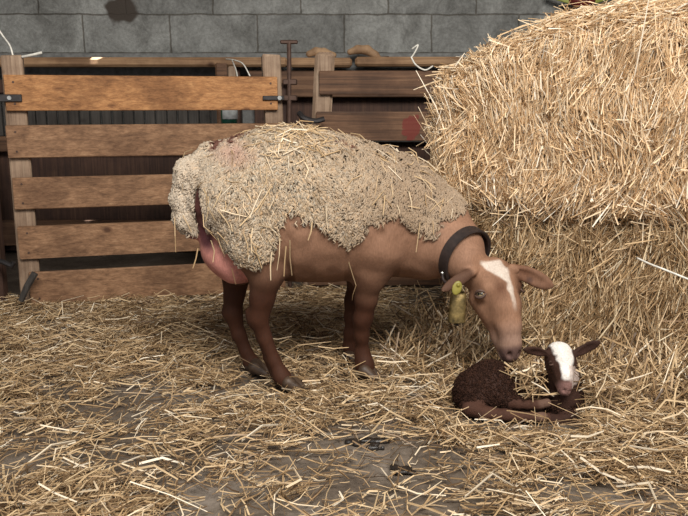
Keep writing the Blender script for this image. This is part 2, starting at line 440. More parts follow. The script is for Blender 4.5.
def floor_mat():
    m, nt, b = new_mat('dirty_concrete_floor'); v = coords(nt)
    f = noise(nt, 2.6, 9, 0.65, v, 0.6); g = noise(nt, 45, 5, 0.7, v)
    c = ramp(nt, f, [(0.3, (0.07, 0.05, 0.036)), (0.5, (0.15, 0.118, 0.09)), (0.7, (0.26, 0.22, 0.185))])
    c = mix(nt, 0.6, c, ramp(nt, g, [(0.35, (0.4, 0.38, 0.35)), (0.62, (1.1, 1.1, 1.1))]), 'MULTIPLY')
    nt.links.new(c, b.inputs['Base Color']); b.inputs['Roughness'].default_value = 0.7
    bump(nt, b, g, 0.7, 0.006); return m
M['floor'] = floor_mat()

# ------------------------------------------------------------------ setting
def gridplane(name, x0, x1, y0, y1, nx, ny, zf, mat):
    xs = np.linspace(x0, x1, nx); ys = np.linspace(y0, y1, ny); X, Y = np.meshgrid(xs, ys, indexing='ij')
    P = np.stack([X, Y, np.zeros_like(X)], -1).reshape(-1, 3); P[:, 2] = zf(P)
    i = np.arange(nx - 1)[:, None] * ny + np.arange(ny - 1)[None]; i = i.ravel()
    return mesh_obj(name, P, np.stack([i, i + ny, i + ny + 1, i + 1], 1), mat)
fl = gridplane('floor', -4, 4, -2.5, 4.75, 240, 220, lambda P: -0.006 + 0.005 * vnoise(P, 5) + 0.002 * vnoise(P, 19), M['floor'])
tag(fl, kind='structure')
b = MB(); b.box((0, 4.7, 1.5), (4.0, 0.1, 1.5), bev=0.005)
tag(b.build('wall_back', M['blocks']), kind='structure')
for nm, xx in (('wall_left', -4.05), ('wall_right', 4.05)):
    b = MB(); b.box((xx, 2.9, 1.5), (0.05, 1.9, 1.5), bev=.004); tag(b.build(nm, M['blocks']), kind='structure')
b = MB(); b.box((0, 2.9, 3.06), (4.0, 1.9, 0.05))
tag(b.build('ceiling', M['grey_wood']), kind='structure')

# concrete footing ledge along the wall
zl = W(344, 54.5, 4.42)[2]
b = MB(); b.box((0, 4.45, zl / 2), (4.0, 0.15, zl / 2), bev=0.01)
tag(b.build('trim_1', simple('ledge_concrete', (0.17, 0.17, 0.165), 0.9, 0, 30, 0.35, 0.4)), kind='structure')

# ------------------------------------------------------------------ manger behind the gates
man = empty('hay_manger', (-0.8, 4.15, 0))
tag(man, 'long timber manger with grey upright slats below the block wall, behind the gates', 'manger')
zt, zb_ = W(200, 57.5, 4.15)[2], W(200, 67, 4.15)[2]
b = MB(); b.box((-1.25, 4.17, (zt + zb_) / 2), (0.96, 0.06, (zt - zb_) / 2), bev=0.012); b.build('top_beam', M['beam_wood'], man)
xj = W(352, 62, 4.15)[0]
b = MB(); b.box(((-0.28 + xj) / 2, 4.17, (zt + zb_) / 2 - 0.002), ((xj + 0.28) / 2, 0.06, (zt - zb_) / 2), bev=0.012); b.build('top_beam', M['beam_wood'], man)
b = MB(); b.box(((xj + 1.2) / 2 + 0.01, 4.165, (zt + zb_) / 2 + 0.002), ((1.2 - xj) / 2 - 0.005, 0.06, (zt - zb_) / 2), bev=0.012); b.build('top_beam', M['beam_wood'], man)
b = MB(); x = -2.15
while x < -0.55:
    wd = 0.024 + 0.003 * rng.random()
    b.box((x, 4.25 + rng.normal(0, .002), 0.76), (wd, 0.008, 0.12), bev=0.003); x += 0.0585
b.build('slats', M['grey_wood'], man)
b = MB(); b.box((-1.35, 4.235, 0.90), (0.8, 0.012, 0.035)); b.build('rail', M['dark_post'], man)
b = MB(); b.box((-1.35, 4.262, 0.32), (0.85, 0.012, 0.31)); b.build('shade_panel', M['dark_post'], man)  # dark sheet added to paint the shade seen through the left gate
b = MB(); b.box((0.35, 4.262, 0.46), (0.83, 0.012, 0.45)); b.build('shade_panel', M['dark_post'], man)  # dark sheet added so the second gate's gaps turn black
b = MB(); b.box((-1.35, 4.2, 0.60), (0.85, 0.014, 0.04)); b.build('rail', M['gate2_wood'], man)
b = MB(); b.box((-1.35, 4.2, 0.12), (0.85, 0.014, 0.07)); b.build('rail', M['gate2_wood'], man)
za, zc = W(320, 70, 4.1)[2], W(320, 97, 4.1)[2]
b = MB(); b.box((0.1, 4.18, (za + zc) / 2), (0.6, 0.015, (za - zc) / 2)); b.build('front_board', M['gate2_wood'], man)
b = MB(); b.box((0.3, 4.2, 0.66), (0.5, 0.015, 0.05)); b.build('front_board', M['grey_wood'], man)
for xx in (-1.9, -0.58, 0.75):
    b = MB(); b.box((xx, 4.2, zb_ / 2), (0.035, 0.025, zb_ / 2)); b.build('leg', M['dark_post'], man)

# posts behind the gate
def post(name, px, ytop, Y, hw, mat, label):
    p = W(px, ytop, Y); b = MB(); b.box((p[0], Y, p[2] / 2), (hw, 0.022, p[2] / 2), bev=0.006, jit=0.001)
    tag(b.build(name, mat), label, 'post')
post('wooden_post', 221.5, 63, 3.95, 0.026, M['gate2_wood'], 'brown stub of a post behind the gate, left of the grey one')
post('wooden_post', 232, 66.5, 3.75, 0.017, M['post_wood'], 'thin grey post stub rising just behind the top gate board, by looped twine')

# jug between gate and manger, seen through the upper gap
jug = empty('plastic_jug', tuple(W(228, 118, 3.62) * [1, 1, 0])); jc = W(229, 116, 3.62)
tag(jug, 'green plastic jug with a white label behind the gap under the top gate board', 'jug')
S_ = Sculpt(); S_.chain([((jc[0], jc[1], 0.698), 0.036), ((jc[0], jc[1], 0.79), 0.036)], k=.01); S_.chain([((jc[0], jc[1], 0.80), 0.02), ((jc[0], jc[1], 0.85), 0.013)], k=.015)
v, q = S_.mesh(0.006); mesh_obj('jug_body', v, q, M['green_plastic'], jug)
b = MB(); b.tube([(jc[0], jc[1], 0.845), (jc[0], jc[1], 0.875)], 0.016, 12); b.build('lid', M['black'], jug)
b = MB(); b.tube([(jc[0] + .004, jc[1] - .003, 0.745), (jc[0] + .004, jc[1] - .003, 0.79)], 0.0372, 20, cap=False); b.build('label_band', M['white_plastic'], jug)
b = MB(); b.box((jc[0] + 0.02, jc[1] + 0.03, 0.331), (0.16, 0.09, 0.331)); st = b.build('wooden_crate', M['grey_wood'])
tag(st, 'grey wooden crate standing behind the gate, below the green jug', 'crate')

# ------------------------------------------------------------------ gate on the left
GO = np.array([-1.335, 3.12, 0]); GU = nrm([0.968, 0.248, 0]); GN = np.array([GU[1], -GU[0], 0])   # GN faces the camera
GAX = np.array([GU, GN, [0, 0, 1]])
gate = empty('wooden_gate', tuple(GO)); tag(gate, 'five-board wooden gate with an orange-brown top board, behind the ewe', 'gate')
GLEN = 1.105
rows = [(75, 110.8, 'gate_top'), (125, 157.5, 'gate_wood'), (177, 208.5, 'gate_wood'), (225.5, 257.5, 'gate_wood'), (271, 303.5, 'gate_wood')]
for i, (a_, c_, mt) in enumerate(rows):
    z1, z0 = W(30, a_, 3.12)[2], W(30, c_, 3.12)[2]
    l0, l1 = [(0.012, 1.08), (0.005, 1.1), (0.012, 1.1), (0.018, 1.09), (0.045, 1.1)][i]
    c = GO + GU * (l0 + l1) / 2 + GN * 0.034 + [0, 0, (z0 + z1) / 2]
    b = MB(); b.box(c, ((l1 - l0) / 2, 0.011, (z1 - z0) / 2), GAX, bev=0.003, jit=0.0008)
    bd = b.build('board', M[mt], gate)
    if i == 0: bd['label'] = 'orange-brown top board'
    for s_ in (l0 + 0.035, l1 - 0.03):
        for dz in (-0.3, 0.3):
            n0 = GO + GU * s_ + GN * 0.044 + [0, 0, (z0 + z1) / 2 + dz * (z1 - z0)]
            nb = MB(); nb.tube([n0, n0 + GN * 0.003], 0.0045, 8); nb.build('nail', M['rust'], bd)
for s_, zt_ in ((0.045, 55), (1.075, 55)):
    pz = W(15 if s_ < 0.5 else 275, zt_, 3.12 + 0.248 * s_)[2]
    b = MB(); c = GO + GU * s_ + [0, 0, pz / 2]
    ax = GAX if s_ < .5 else np.array([nrm(GU + [0, 0, .03]), GN, nrm(np.array([0, 0, 1]) - GU * .03)])
    b.box(c, (0.039, 0.022, pz / 2), ax, bev=0.006, jit=0.0015); b.build('gate_post', M['post_wood'], gate)
# hinge strap and latch strap
b = MB(); zz = W(15, 98, 3.1)[2]
b.box(GO + GU * (0.0) + GN * 0.05 + [0, 0, zz], (0.075, 0.004, 0.014), GAX, bev=0.002); hs = b.build('hinge_strap', M['iron'], gate)
b = MB(); n0 = GO + GU * 0.03 + GN * 0.054 + [0, 0, zz]; b.tube([n0, n0 + GN * 0.006], 0.008, 10); b.build('bolt', M['steel'], hs)
b = MB(); zz = W(275, 98, 3.38)[2]
b.box(GO + GU * 1.06 + GN * 0.05 + [0, 0, zz], (0.045, 0.004, 0.009), GAX, bev=0.002); ls = b.build('latch_strap', M['iron'], gate)
b = MB(); n0 = GO + GU * 1.085 + GN * 0.054 + [0, 0, zz]; b.tube([n0, n0 + GN * 0.006], 0.009, 10); b.build('bolt', M['steel'], ls)
# lower lever leaning on the board
b = MB(); p0 = W(21, 301, 3.02); p1 = W(35, 273, 3.04); b.tube([p0, (p0 + p1) / 2 + [-.003, 0, 0.003], p1], [0.012, 0.014, 0.014], 8)
b.build('lever', M['grey_wood'], gate)

# dark post at the left edge
dp = empty('gatepost', (-1.5, 3.14, 0)); tag(dp, 'dark red-brown post at the left edge that carries the gate hinges', 'post')
b = MB(); b.box((-1.455, 3.15, 0.52), (0.05, 0.03, 0.52), bev=0.008); b.build('upright', M['dark_post'], dp)
b = MB(); b.box((-1.585, 3.19, 0.5), (0.06, 0.03, 0.5), bev=0.008); b.build('upright', M['dark_post'], dp)
b = MB(); b.box((-1.50, 3.10, W(5, 98, 3.1)[2]), (0.1, 0.012, 0.012)); b.build('hinge_pin', M['iron'], dp)
b = MB(); b.tube([W(-12, 258, 3.08), W(3, 262, 3.06), W(12, 266, 3.05), W(14, 262, 3.05)], 0.011, 8); b.build('hinge_pin', M['iron'], dp)

# ------------------------------------------------------------------ T-handled bolt between the gates
tb = empty('gate_bolt', tuple(W(290, 290, 3.36) * [1, 1, 0])); tag(tb, 'tall rusty rod with a T handle standing between the two gates', 'bolt')
r0, r1 = W(289, 43, 3.36), W(290, 296, 3.36); r1[2] = max(r1[2], 0.0)
b = MB(); b.tube([r1, r0], 0.0095, 10); b.build('rod', M['rust'], tb)
b = MB(); b.box(W(289, 42, 3.36), (0.037, 0.008, 0.008)); b.build('handle', M['rust'], tb)
b = MB(); b.box(W(284, 105, 3.40) * [1, 1, 0] + [0, 0, .45], (0.014, 0.012, 0.45)); b.build('bracket_post', M['dark_post'], tb)
for py in (82, 98):
    b = MB(); b.box(W(290, py, 3.37), (0.03, 0.018, 0.012)); b.build('bracket', M['rust'], tb)
b = MB(); b.tube(spline([W(299, 113, 3.34), W(304, 118, 3.32), W(315, 121, 3.32), W(324, 119, 3.33)]), 0.012, 8); b.build('strap', M['iron'], tb)

# ------------------------------------------------------------------ second gate
g2 = empty('wooden_gate', (-0.12, 3.42, 0)); tag(g2, 'darker wooden gate with a red paint smear, between the ewe and the straw bales', 'gate')
for pts_, hw in (((325, 53, 312, 297), 0.042), ((590, 60, 575, 297), 0.04)):
    a0 = W(pts_[0], pts_[1], 3.43); a1 = W(pts_[2], pts_[3], 3.43); a1[2] = 0
    d = nrm(a0 - a1); s1 = nrm(np.cross([0, 1, 0], d)); ax = np.array([s1, np.cross(d, s1), d])
    b = MB(); b.box((a0 + a1) / 2, (hw, 0.022, np.linalg.norm(a0 - a1) / 2), ax, bev=0.012, jit=0.002); b.build('gate_post', M['post_wood'], g2)
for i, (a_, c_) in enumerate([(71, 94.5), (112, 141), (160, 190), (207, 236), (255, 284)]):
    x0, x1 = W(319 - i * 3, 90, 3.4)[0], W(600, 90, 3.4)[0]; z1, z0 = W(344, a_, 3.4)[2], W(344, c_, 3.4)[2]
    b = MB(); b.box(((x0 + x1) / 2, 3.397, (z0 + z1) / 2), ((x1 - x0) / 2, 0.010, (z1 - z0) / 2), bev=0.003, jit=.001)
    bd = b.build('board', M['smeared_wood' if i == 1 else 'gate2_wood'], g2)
    if i == 1:
        bd['label'] = 'board with a faded red paint smear'

# ------------------------------------------------------------------ offcuts and twine
S_ = Sculpt(); Y = 4.2
S_.chain([(W(350, 52, Y), .016), (W(358, 49.5, Y), .022), (W(367, 50, Y), .024), (W(375, 55, Y), .02), (W(380, 59, Y), .013)], k=.01)
v, q = S_.mesh(0.004); tag(mesh_obj('wood_offcut', v, q, M['offcut']), 'curved hook-shaped piece of wood lying on the manger beam', 'offcut')
b = MB(); b.tube([W(378, 58.5, 4.19), W(389, 57, 4.19)], .007, 6); tag(b.build('iron_peg', M['iron']), 'short dark peg beside the curved offcut on the beam', 'peg')
S_ = Sculpt()
S_.chain([(W(309, 54, Y), .017), (W(316, 51.5, Y), .021), (W(324, 52, Y), .02), (W(334, 55, Y), .014)], k=.01)
v, q = S_.mesh(0.004); tag(mesh_obj('wood_offcut', v, q, M['offcut']), 'small rounded piece of wood behind the second gate post top', 'offcut')
def twine(pts, label, r=0.0035, n=24):
    b = MB(); b.tube(spline(pts, n), r, 6); tag(b.build('twine', M['twine'], smooth=True), label, 'twine')
twine([W(-8, 20, 3.16), W(3, 36, 3.15), W(10, 46, 3.14), W(13, 56, 3.13)], 'white twine curving onto the top of the gate post at the left edge')
twine([W(22, 57, 3.12), W(32, 55, 3.11), W(42, 52.5, 3.12)], 'short white twine end sticking out right of the left gate post', .0055)
twine([W(226, 59, 3.7), W(234, 60, 3.6), W(243, 64, 3.5), W(250, 76, 3.42)], 'pale twine loop over the top gate board', .003)
twine([W(232, 60, 3.7), W(236, 70, 3.5), W(238, 80, 3.36)], 'pale twine end hanging straight down over the top gate board', .003)
twine([W(411, 57, 3.4), W(416, 65, 3.38), W(425, 70, 3.38), W(433, 66, 3.39)], 'pale twine tied above the second gate, beside the bale', .0035)
twine([W(411, 58, 3.4), W(415, 52, 3.4), W(418, 45, 3.4), W(412, 49, 3.41)], 'frayed upper end of pale twine above the second gate', .0035)

# red and lime thing hanging on the wall over the bale
pt = empty('safety_harness', tuple(W(582, 4, 4.55))); tag(pt, 'red item with yellow-green bands on the block wall, peeping over the bale', 'harness')
S_ = Sculpt(); S_.ell(W(582, 0, 4.5), (0.075, 0.05, 0.05), k=.01); v, q = S_.mesh(.006); mesh_obj('red_pouch', v, q, M['red_plastic'], pt)
S_ = Sculpt(); S_.ell(W(582, -10, 4.48), (0.05, 0.05, 0.06), k=.01); v, q = S_.mesh(.006); mesh_obj('black_buckle', v, q, M['black'], pt)
for s_ in (-1, 1):
    b = MB(); a0, a1 = W(582 + s_ * 12, 1, 4.5), W(582 + s_ * 36, -6, 4.52); d = nrm(a1 - a0); s1 = nrm(np.cross(d, [0, 1, 0]))
    b.box((a0 + a1) / 2, (np.linalg.norm(a1 - a0) / 2, 0.006, 0.016), np.array([d, [0, 1, 0], s1])); b.build('band', M['lime'], pt)

# ------------------------------------------------------------------ straw bales
BA = np.array([0.32, 2.52, 0]); BU = nrm([0.863, -0.505, 0]); BV = np.array([-BU[1], BU[0], 0])
def to_world(s, d, z): return BA + np.outer(s, BU) + np.outer(d, BV) + np.outer(z, [0, 0, 1.0])
def top_of(s): return 0.912 + 0.165 * np.clip((s - 0.03) / 0.42, 0, 1) ** 0.8 + 0.01 * np.sin(s * 9)
def bale(name, label, z0, ztop, mat, seed, s0, count, corner):
    r = np.random.default_rng(seed); Lb, Db = 1.45, 0.62
    root = empty(name, tuple(BA + BU * 0.7 + BV * 0.3 + [0, 0, z0])); tag(root, label, 'straw bale', 'stacked straw bales')
    # core: grid SDF in local axes
    vox = 0.014
    ss = np.arange(-0.12, Lb + 0.1, vox); dd = np.arange(-0.1, Db + 0.1, vox); zz = np.arange(z0 - 0.06, float(np.max(ztop(ss))) + 0.08, vox)
    Sg, Dg, Zg = np.meshgrid(ss, dd, zz, indexing='ij')
    zt_ = ztop(Sg); hz = (zt_ - z0) / 2; cz = (zt_ + z0) / 2; R = corner
    qx = np.abs(Sg - (s0 + Lb) / 2) - ((Lb - s0) / 2 - R); qy = np.abs(Dg - Db / 2) - (Db / 2 - R); qz = np.abs(Zg - cz) - (hz - R)
    Dn = np.sqrt(np.maximum(qx, 0) ** 2 + np.maximum(qy, 0) ** 2 + np.maximum(qz, 0) ** 2) + np.minimum(np.maximum(np.maximum(qx, qy), qz), 0) - R
    P = np.stack([Sg, Dg, Zg], -1).reshape(-1, 3)
    if z0 < .1: Dn = np.maximum(Dn, (0.02 + 0.02 * vnoise(P * [1, 0, 1] + 4, 6).reshape(Dn.shape)) - Dg)
    Dn = Dn - (0.018 * vnoise(P + seed, 9) + 0.020 * vnoise(P + seed, 24)).reshape(Dn.shape)
    V, Q = nets(Dn.astype(np.float32), np.array([ss[0], dd[0], zz[0]]), vox)
    a_, b_, c_ = V[Q[:, 0]], V[Q[:, 1]], V[Q[:, 2]]; Nq = nrm(np.cross(b_ - a_, c_ - a_))
    Vw = to_world(V[:, 0], V[:, 1], V[:, 2])
    mesh_obj('packed_core', Vw, Q, M['bale_core'], root)
    # stalks over the surface, more on the faces in view
    wgt = np.where(Nq[:, 1] < -0.4, 1.0, np.where(Nq[:, 0] < -0.4, 0.6, np.where(Nq[:, 2] > 0.4, 0.45, 0.06))) * (V[Q[:, 0], 0] < 1.2)
    ci = r.choice(len(Q), count, p=wgt / wgt.sum()); c = V[Q[ci]].mean(1) + r.normal(0, .006, (count, 3)); n = Nq[ci]
    # local lay: mostly upright, leaning in wandering tufts
    lean = 0.25 + 0.75 * vnoise(c + 3 * seed, 6.5) + 0.75 * vnoise(c, 17)
    t = np.stack([np.sin(lean), np.zeros(count), np.cos(lean)], 1)
    if z0 > 0.3: t[:, 0] += np.clip(0.25 - c[:, 0], 0, 1) * -0.9
    t[n[:, 2] > 0.5] = nrm(np.stack([np.ones((n[:, 2] > 0.5).sum()), r.normal(0, .8, (n[:, 2] > 0.5).sum()), r.normal(0, .2, (n[:, 2] > 0.5).sum())], 1))
    t = t - n * (t * n).sum(1, keepdims=True)
    wild = r.random(count) ** 3
    d = nrm(t) + n * (r.normal(0.10, .16, count))[:, None] + r.normal(0, 1, (count, 3)) * (0.10 + 0.75 * wild)[:, None]
    L = r.gamma(5, 0.016, count) + 0.025
    d = nrm(d); L = np.where(r.random(count) < .05, L * 1.7, L)
    L = np.where((d * n).sum(1) > .35, np.minimum(L, .055), L)
    if z0 > .3: L = np.where((c[:, 2] > ztop(c[:, 0]) - .10) & (np.abs(d[:, 2]) > .4), np.minimum(L, .05), L)
    lift = np.maximum(0.0, (d * n).sum(1)) * L * 0.35
    c = c + n * (r.gamma(2, .004, count) + lift)[:, None]
    R3 = np.array([BU, BV, [0, 0, 1.0]])
    cw = to_world(c[:, 0], c[:, 1], c[:, 2]); dw = d @ R3
    wd = 0.0017 + 0.0022 * r.random(count)
    sets = [stalks(cw, dw, L, wd, .07, seed)]
    # ends sticking out at the left end
    m = 800; sc = np.where(Nq[:, 0] < -0.3)[0]; ci = r.choice(sc, m); c = V[Q[ci]].mean(1); n = Nq[ci]
    d = nrm(n * 1.0 + np.stack([r.normal(-.2, .3, m), r.normal(-.3, .5, m), r.normal(0.12, .3, m)], 1)); L = 0.03 + 0.06 * r.random(m)
    sets.append(stalks(to_world(*(c + d * (L * 0.3)[:, None]).T), d @ R3, L, 0.0025 + 0.002 * r.random(m), .05, seed + 5))
    so = stalk_obj('straw_stalks', sets, mat, root); so['kind'] = 'stuff'
    return root
mc, nt, bb = new_mat('packed_straw')
f = noise(nt, 1.0, 6, 0.7, coords(nt, (70, 70, 18))); nt.links.new(ramp(nt, f, [(0.3, (0.10, 0.055, 0.022)), (0.7, (0.42, 0.26, 0.11))]), bb.inputs['Base Color'])
bb.inputs['Roughness'].default_value = .9; bump(nt, bb, f, 1.0, .02); M['bale_core'] = mc
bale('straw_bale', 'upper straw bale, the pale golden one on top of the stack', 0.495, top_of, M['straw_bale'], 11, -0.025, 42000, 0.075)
low = bale('straw_bale', 'lower straw bale, darkened for shade, behind the lamb with white twine on its face', 0.0, lambda s: 0.465 + 0 * s, M['straw_shaded'], 23, 0.03, 36000, 0.085)
tp = [W(637, 258, 2.12), W(650, 264, 2.07), W(668, 271, 2.03), W(700, 284, 1.98)]
b = MB(); b.tube(spline(tp, 20), 0.0028, 6); b.build('baling_twine', M['twine'], low, True)

# ------------------------------------------------------------------ the ewe
E = Sculpt(); KB = 0.05
TY = 2.26
def tq(px, py, Y, r): return (W(px, py, Y), r)
E.chain([tq(236, 197, 2.235, .148), tq(264, 200, 2.24, .180), tq(300, 207, 2.255, .207), tq(345, 211, 2.275, .192), tq(388, 216, 2.295, .168), tq(416, 226, 2.30, .136)], k=.05, squash=(1, 2.26, .88))
E.chain([tq(405, 220, 2.29, .145), tq(430, 231, 2.26, .118), tq(455, 249, 2.195, .081), tq(465, 262, 2.15, .056)], k=.03)
E.chain([tq(395, 232, 2.29, .115), tq(425, 247, 2.26, .09)], k=.04)
# hind legs
E.chain([tq(240, 208, 2.15, .10), tq(255, 244, 2.135, .075), tq(266, 274, 2.13, .044), tq(262, 298, 2.135, .034)], k=.03)
E.chain([tq(263, 296, 2.135, .034), tq(258, 318, 2.14, .029), tq(264, 337, 2.145, .0205), tq(274, 360, 2.145, .018), tq(281, 376, 2.14, .023), tq(288, 384, 2.135, .022)], k=.012)
E.chain([tq(250, 312, 2.145, .015), tq(254, 322, 2.145, .018)], k=.012)
E.chain([tq(253, 316, 2.145, .013), tq(267, 358, 2.155, .010), tq(275, 376, 2.16, .014)], k=.010)
E.chain([tq(240, 205, 2.33, .10), tq(238, 246, 2.335, .068), tq(236, 276, 2.33, .038), tq(234, 296, 2.325, .030)], k=.03)
E.chain([tq(234, 294, 2.325, .030), tq(232, 312, 2.32, .029), tq(239, 335, 2.315, .0205), tq(247, 353, 2.31, .018), tq(252, 364, 2.305, .024), tq(256, 368, 2.30, .023)], k=.014)
# front legs
E.chain([tq(388, 214, 2.20, .085), tq(380, 246, 2.19, .066), tq(371, 272, 2.21, .047), tq(366, 298, 2.225, .031)], k=.03)
E.chain([tq(366, 300, 2.225, .030), tq(363, 319, 2.235, .0265), tq(362, 336, 2.245, .0175), tq(363, 354, 2.255, .0175), tq(365, 365, 2.25, .025), tq(367, 372, 2.245, .024)], k=.02)
E.chain([tq(360, 326, 2.24, .013), tq(359, 350, 2.255, .010), tq(362, 364, 2.262, .014)], k=.012)
E.chain([tq(375, 240, 2.37, .07), tq(362, 275, 2.375, .045), tq(356, 300, 2.378, .033), tq(354, 316, 2.38, .028), tq(351, 333, 2.383, .0205), tq(350, 346, 2.385, .0205), tq(352, 354, 2.385, .024)], k=.02)
hoof_spots = [((294, 393), (279, 381)), ((260, 377), (251, 368)), ((370, 381), (366, 370)), ((354, 367), (352, 355))]
# udder, tail
ua = nrm(W(250, 279, 2.17) - W(206, 236, 2.17)); ub = np.array([0, 1.0, 0]); uc = np.cross(ua, ub)
E.ell(W(227, 258, 2.19), (.092, .075, .056), np.array([ua, ub, uc]), k=.02)
E.chain([tq(214, 226, 2.20, .04), tq(208, 238, 2.19, .022)], k=.02)
E.chain([tq(212, 163, 2.225, .05), tq(194, 174, 2.20, .040), tq(185, 198, 2.19, .031), tq(187, 218, 2.185, .028), tq(193, 232, 2.18, .022)], k=.018)
# head frame
HO = W(497, 270, 2.115); HA = nrm(W(512, 354, 2.04) - HO)
HF = np.array([0.34, -0.94, 0.0]); HF = nrm(HF - HA * (HF @ HA)); HL = np.cross(HA, HF)
if HL[0] < 0: HL = -HL
def H(l, a, f): return HO + HL * l + HA * a + HF * f
E.chain([(H(0, .006, -.025), .047), (H(0, .03, -.012), .050)], k=.012)
for s_ in (-1, 1): E.chain([(H(s_ * .034, .020, -.018), .034)], k=.015)
E.chain([(H(0, .05, -.006), .050), (H(0, .10, .008), .040), (H(0, .155, .010), .032), (H(0, .205, -.002), .0275), (H(0, .230, -.010), .0265)], k=.02)
E.chain([(H(0, .06, -.065), .044), (H(0, .12, -.048), .034), (H(0, .18, -.036), .027), (H(0, .232, -.030), .020)], k=.02)
for s_ in (-1, 1):
    E.chain([(H(s_ * .030, .070, -.05), .040), (H(s_ * .018, .13, -.03), .030)], k=.025)
    E.chain([(H(s_ * .043, .046, .004), .021), (H(s_ * .052, .062, -.010), .018)], k=.015)
    E.chain([(H(s_ * .012, .228, .0), .013)], k=.012)
    E.ell(H(s_ * .014, .236, .012), (.0055, .011, .009), np.array([HL, HA, HF]), k=.005, carve=True)
E.chain([(H(-.02, .222, -.030), .003), (H(0, .262, -.02), .003), (H(.02, .222, -.030), .003)], k=.006, carve=True)
E.chain([tq(465, 262, 2.15, .055), (H(-.005, .035, -.05), .042)], k=.010)
# ears: flattened blades with a hollow
def ear(S, a, b, wdt, face, th=.006, k=.010, hollow=True):
    a, b = np.asarray(a), np.asarray(b); u = nrm(b - a); f = nrm(face - u * (face @ u)); w = np.cross(u, f); L = np.linalg.norm(b - a)
    S.ell((a + b) / 2, (L / 2, wdt, th), np.array([u, w, f]), k=k)
    S.chain([(a, wdt * .55), (a + u * L * .3, wdt * .5)], k=k)
    if hollow: S.ell((a + b) / 2 + f * th * 1.1 - u * L * .04, (L * .36, wdt * .62, th * .9), np.array([u, w, f]), k=.004, carve=True)
ear(E, W(474, 271, 2.09), W(441, 291, 2.035), .0175, np.array([0.1, -.8, .35]), hollow=False, th=.007)
ear(E, W(512, 268, 2.09), W(554, 287, 2.075), .024, np.array([.15, -1, -.15]), th=.008)
def lumps(P):
    wl_ = np.clip((P[:, 2] - .44) / .05, 0, 1) * np.clip((.30 - P[:, 0]) / .05, 0, 1)
    return 0.0022 * vnoise(P, 28) + wl_ * .0042 * vnoise(P * [1, 1, .62], 66)
EV, EQ = E.mesh(0.0040, lumps)

# hoof claws
ewe = empty('ewe', (-0.05, 2.28, 0)); tag(ewe, 'brown ewe with a cream fleece, bending its head down to the newborn lamb', 'sheep')

# markings
def px_of(P):
    """where world points fall, used only to lay out the side-view pattern of the flank"""
    Q_ = P - [0, 0, CH]; d = Q_[:, 1] * CP - Q_[:, 2] * SP; u = Q_[:, 1] * SP + Q_[:, 2] * CP
    return 344 + F_PX * Q_[:, 0] / d, 258 - F_PX * u / d
bl = [(165, 242), (205, 240), (211, 228), (217, 241), (234, 261), (255, 277), (262, 270), (272, 258), (279, 236), (288, 220), (300, 219), (318, 228), (333, 240), (347, 254), (357, 246), (368, 236), (382, 222), (398, 222), (415, 238), (428, 243), (441, 238), (450, 230), (470, 222), (500, 215)]
blw = np.array([W(a_, c_, 2.09)[[0, 2]] for a_, c_ in bl])
CC = W(468, 255, 2.17); CN = nrm(W(474, 256, 2.155) - W(440, 236, 2.245)); CN = nrm(CN + [0.05, -.25, -.05])
def fleece_mask(P):
    zb = np.interp(P[:, 0], blw[:, 0], blw[:, 1]); zb = zb + 0.018 * vnoise(P, 30) + 0.012 * vnoise(P, 80)
    m = np.clip((P[:, 2] - zb) / 0.035, 0, 1)
    neck = np.clip((-.026 - (P - CC) @ CN + 0.008 * vnoise(P, 40)) / 0.012, 0, 1)
    # inner side of the thighs and the crease behind the tail are bare
    cr = W(202, 214, 2.15); e = ((P[:, 0] - cr[0]) / .017) ** 2 + ((P[:, 2] - cr[2]) / .075) ** 2
    return m * neck * np.clip((e - 0.9) * 2.5, 0, 1)
def lerp(a, b, t): return a + (np.asarray(b) - a) * np.clip(t, 0, 1)[:, None]
fm = fleece_mask(EV); n1 = vnoise(EV, 7); n2 = vnoise(EV, 22)
col = np.tile([0.275, 0.150, 0.094], (len(EV), 1)) * (1 + .12 * n1[:, None])
legz = (EV[:, 2] < .42) & (EV[:, 0] < .16)
col = lerp(col, [0.052, 0.017, 0.007], (np.where(EV[:, 0] < -.08, .45, .40) - EV[:, 2] + .03 * n1) / 0.16 * (EV[:, 0] < 0.16) * np.where((EV[:, 0] > -.14) & (EV[:, 0] < -.0) & (EV[:, 2] > .27), .35, 1))      # dark red legs
us = (np.abs(((EV - W(227, 258, 2.19)) @ np.array([ua, ub, uc]).T) / [.102, .09, .066]) ** 2).sum(1)
pink = (us < 1.15) & (EV[:, 0] < W(257, 260, 2.13)[0]) & (EV[:, 2] > W(240, 284, 2.15)[2])
col = lerp(col, np.array([0.55, 0.24, 0.20]), np.where(pink, 1.0, 0))
rear = (EV[:, 0] < W(222, 230, 2.15)[0]) & (EV[:, 2] < W(200, 240, 2.15)[2] + .04) & (EV[:, 2] > W(200, 262, 2.15)[2])
col = lerp(col, [0.30, 0.13, 0.13], np.where(rear & ~pink, .9, 0))
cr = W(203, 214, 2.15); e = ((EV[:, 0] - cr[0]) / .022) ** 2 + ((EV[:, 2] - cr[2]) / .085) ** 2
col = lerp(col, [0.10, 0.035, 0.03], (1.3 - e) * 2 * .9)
vu = np.hypot(EV[:, 0] - W(207, 236, 2.15)[0], (EV[:, 2] - W(207, 236, 2.15)[2]) * .6) + .008 * n2; col = lerp(col, [0.13, 0.045, 0.05], (.032 - vu) / .012 * .9)
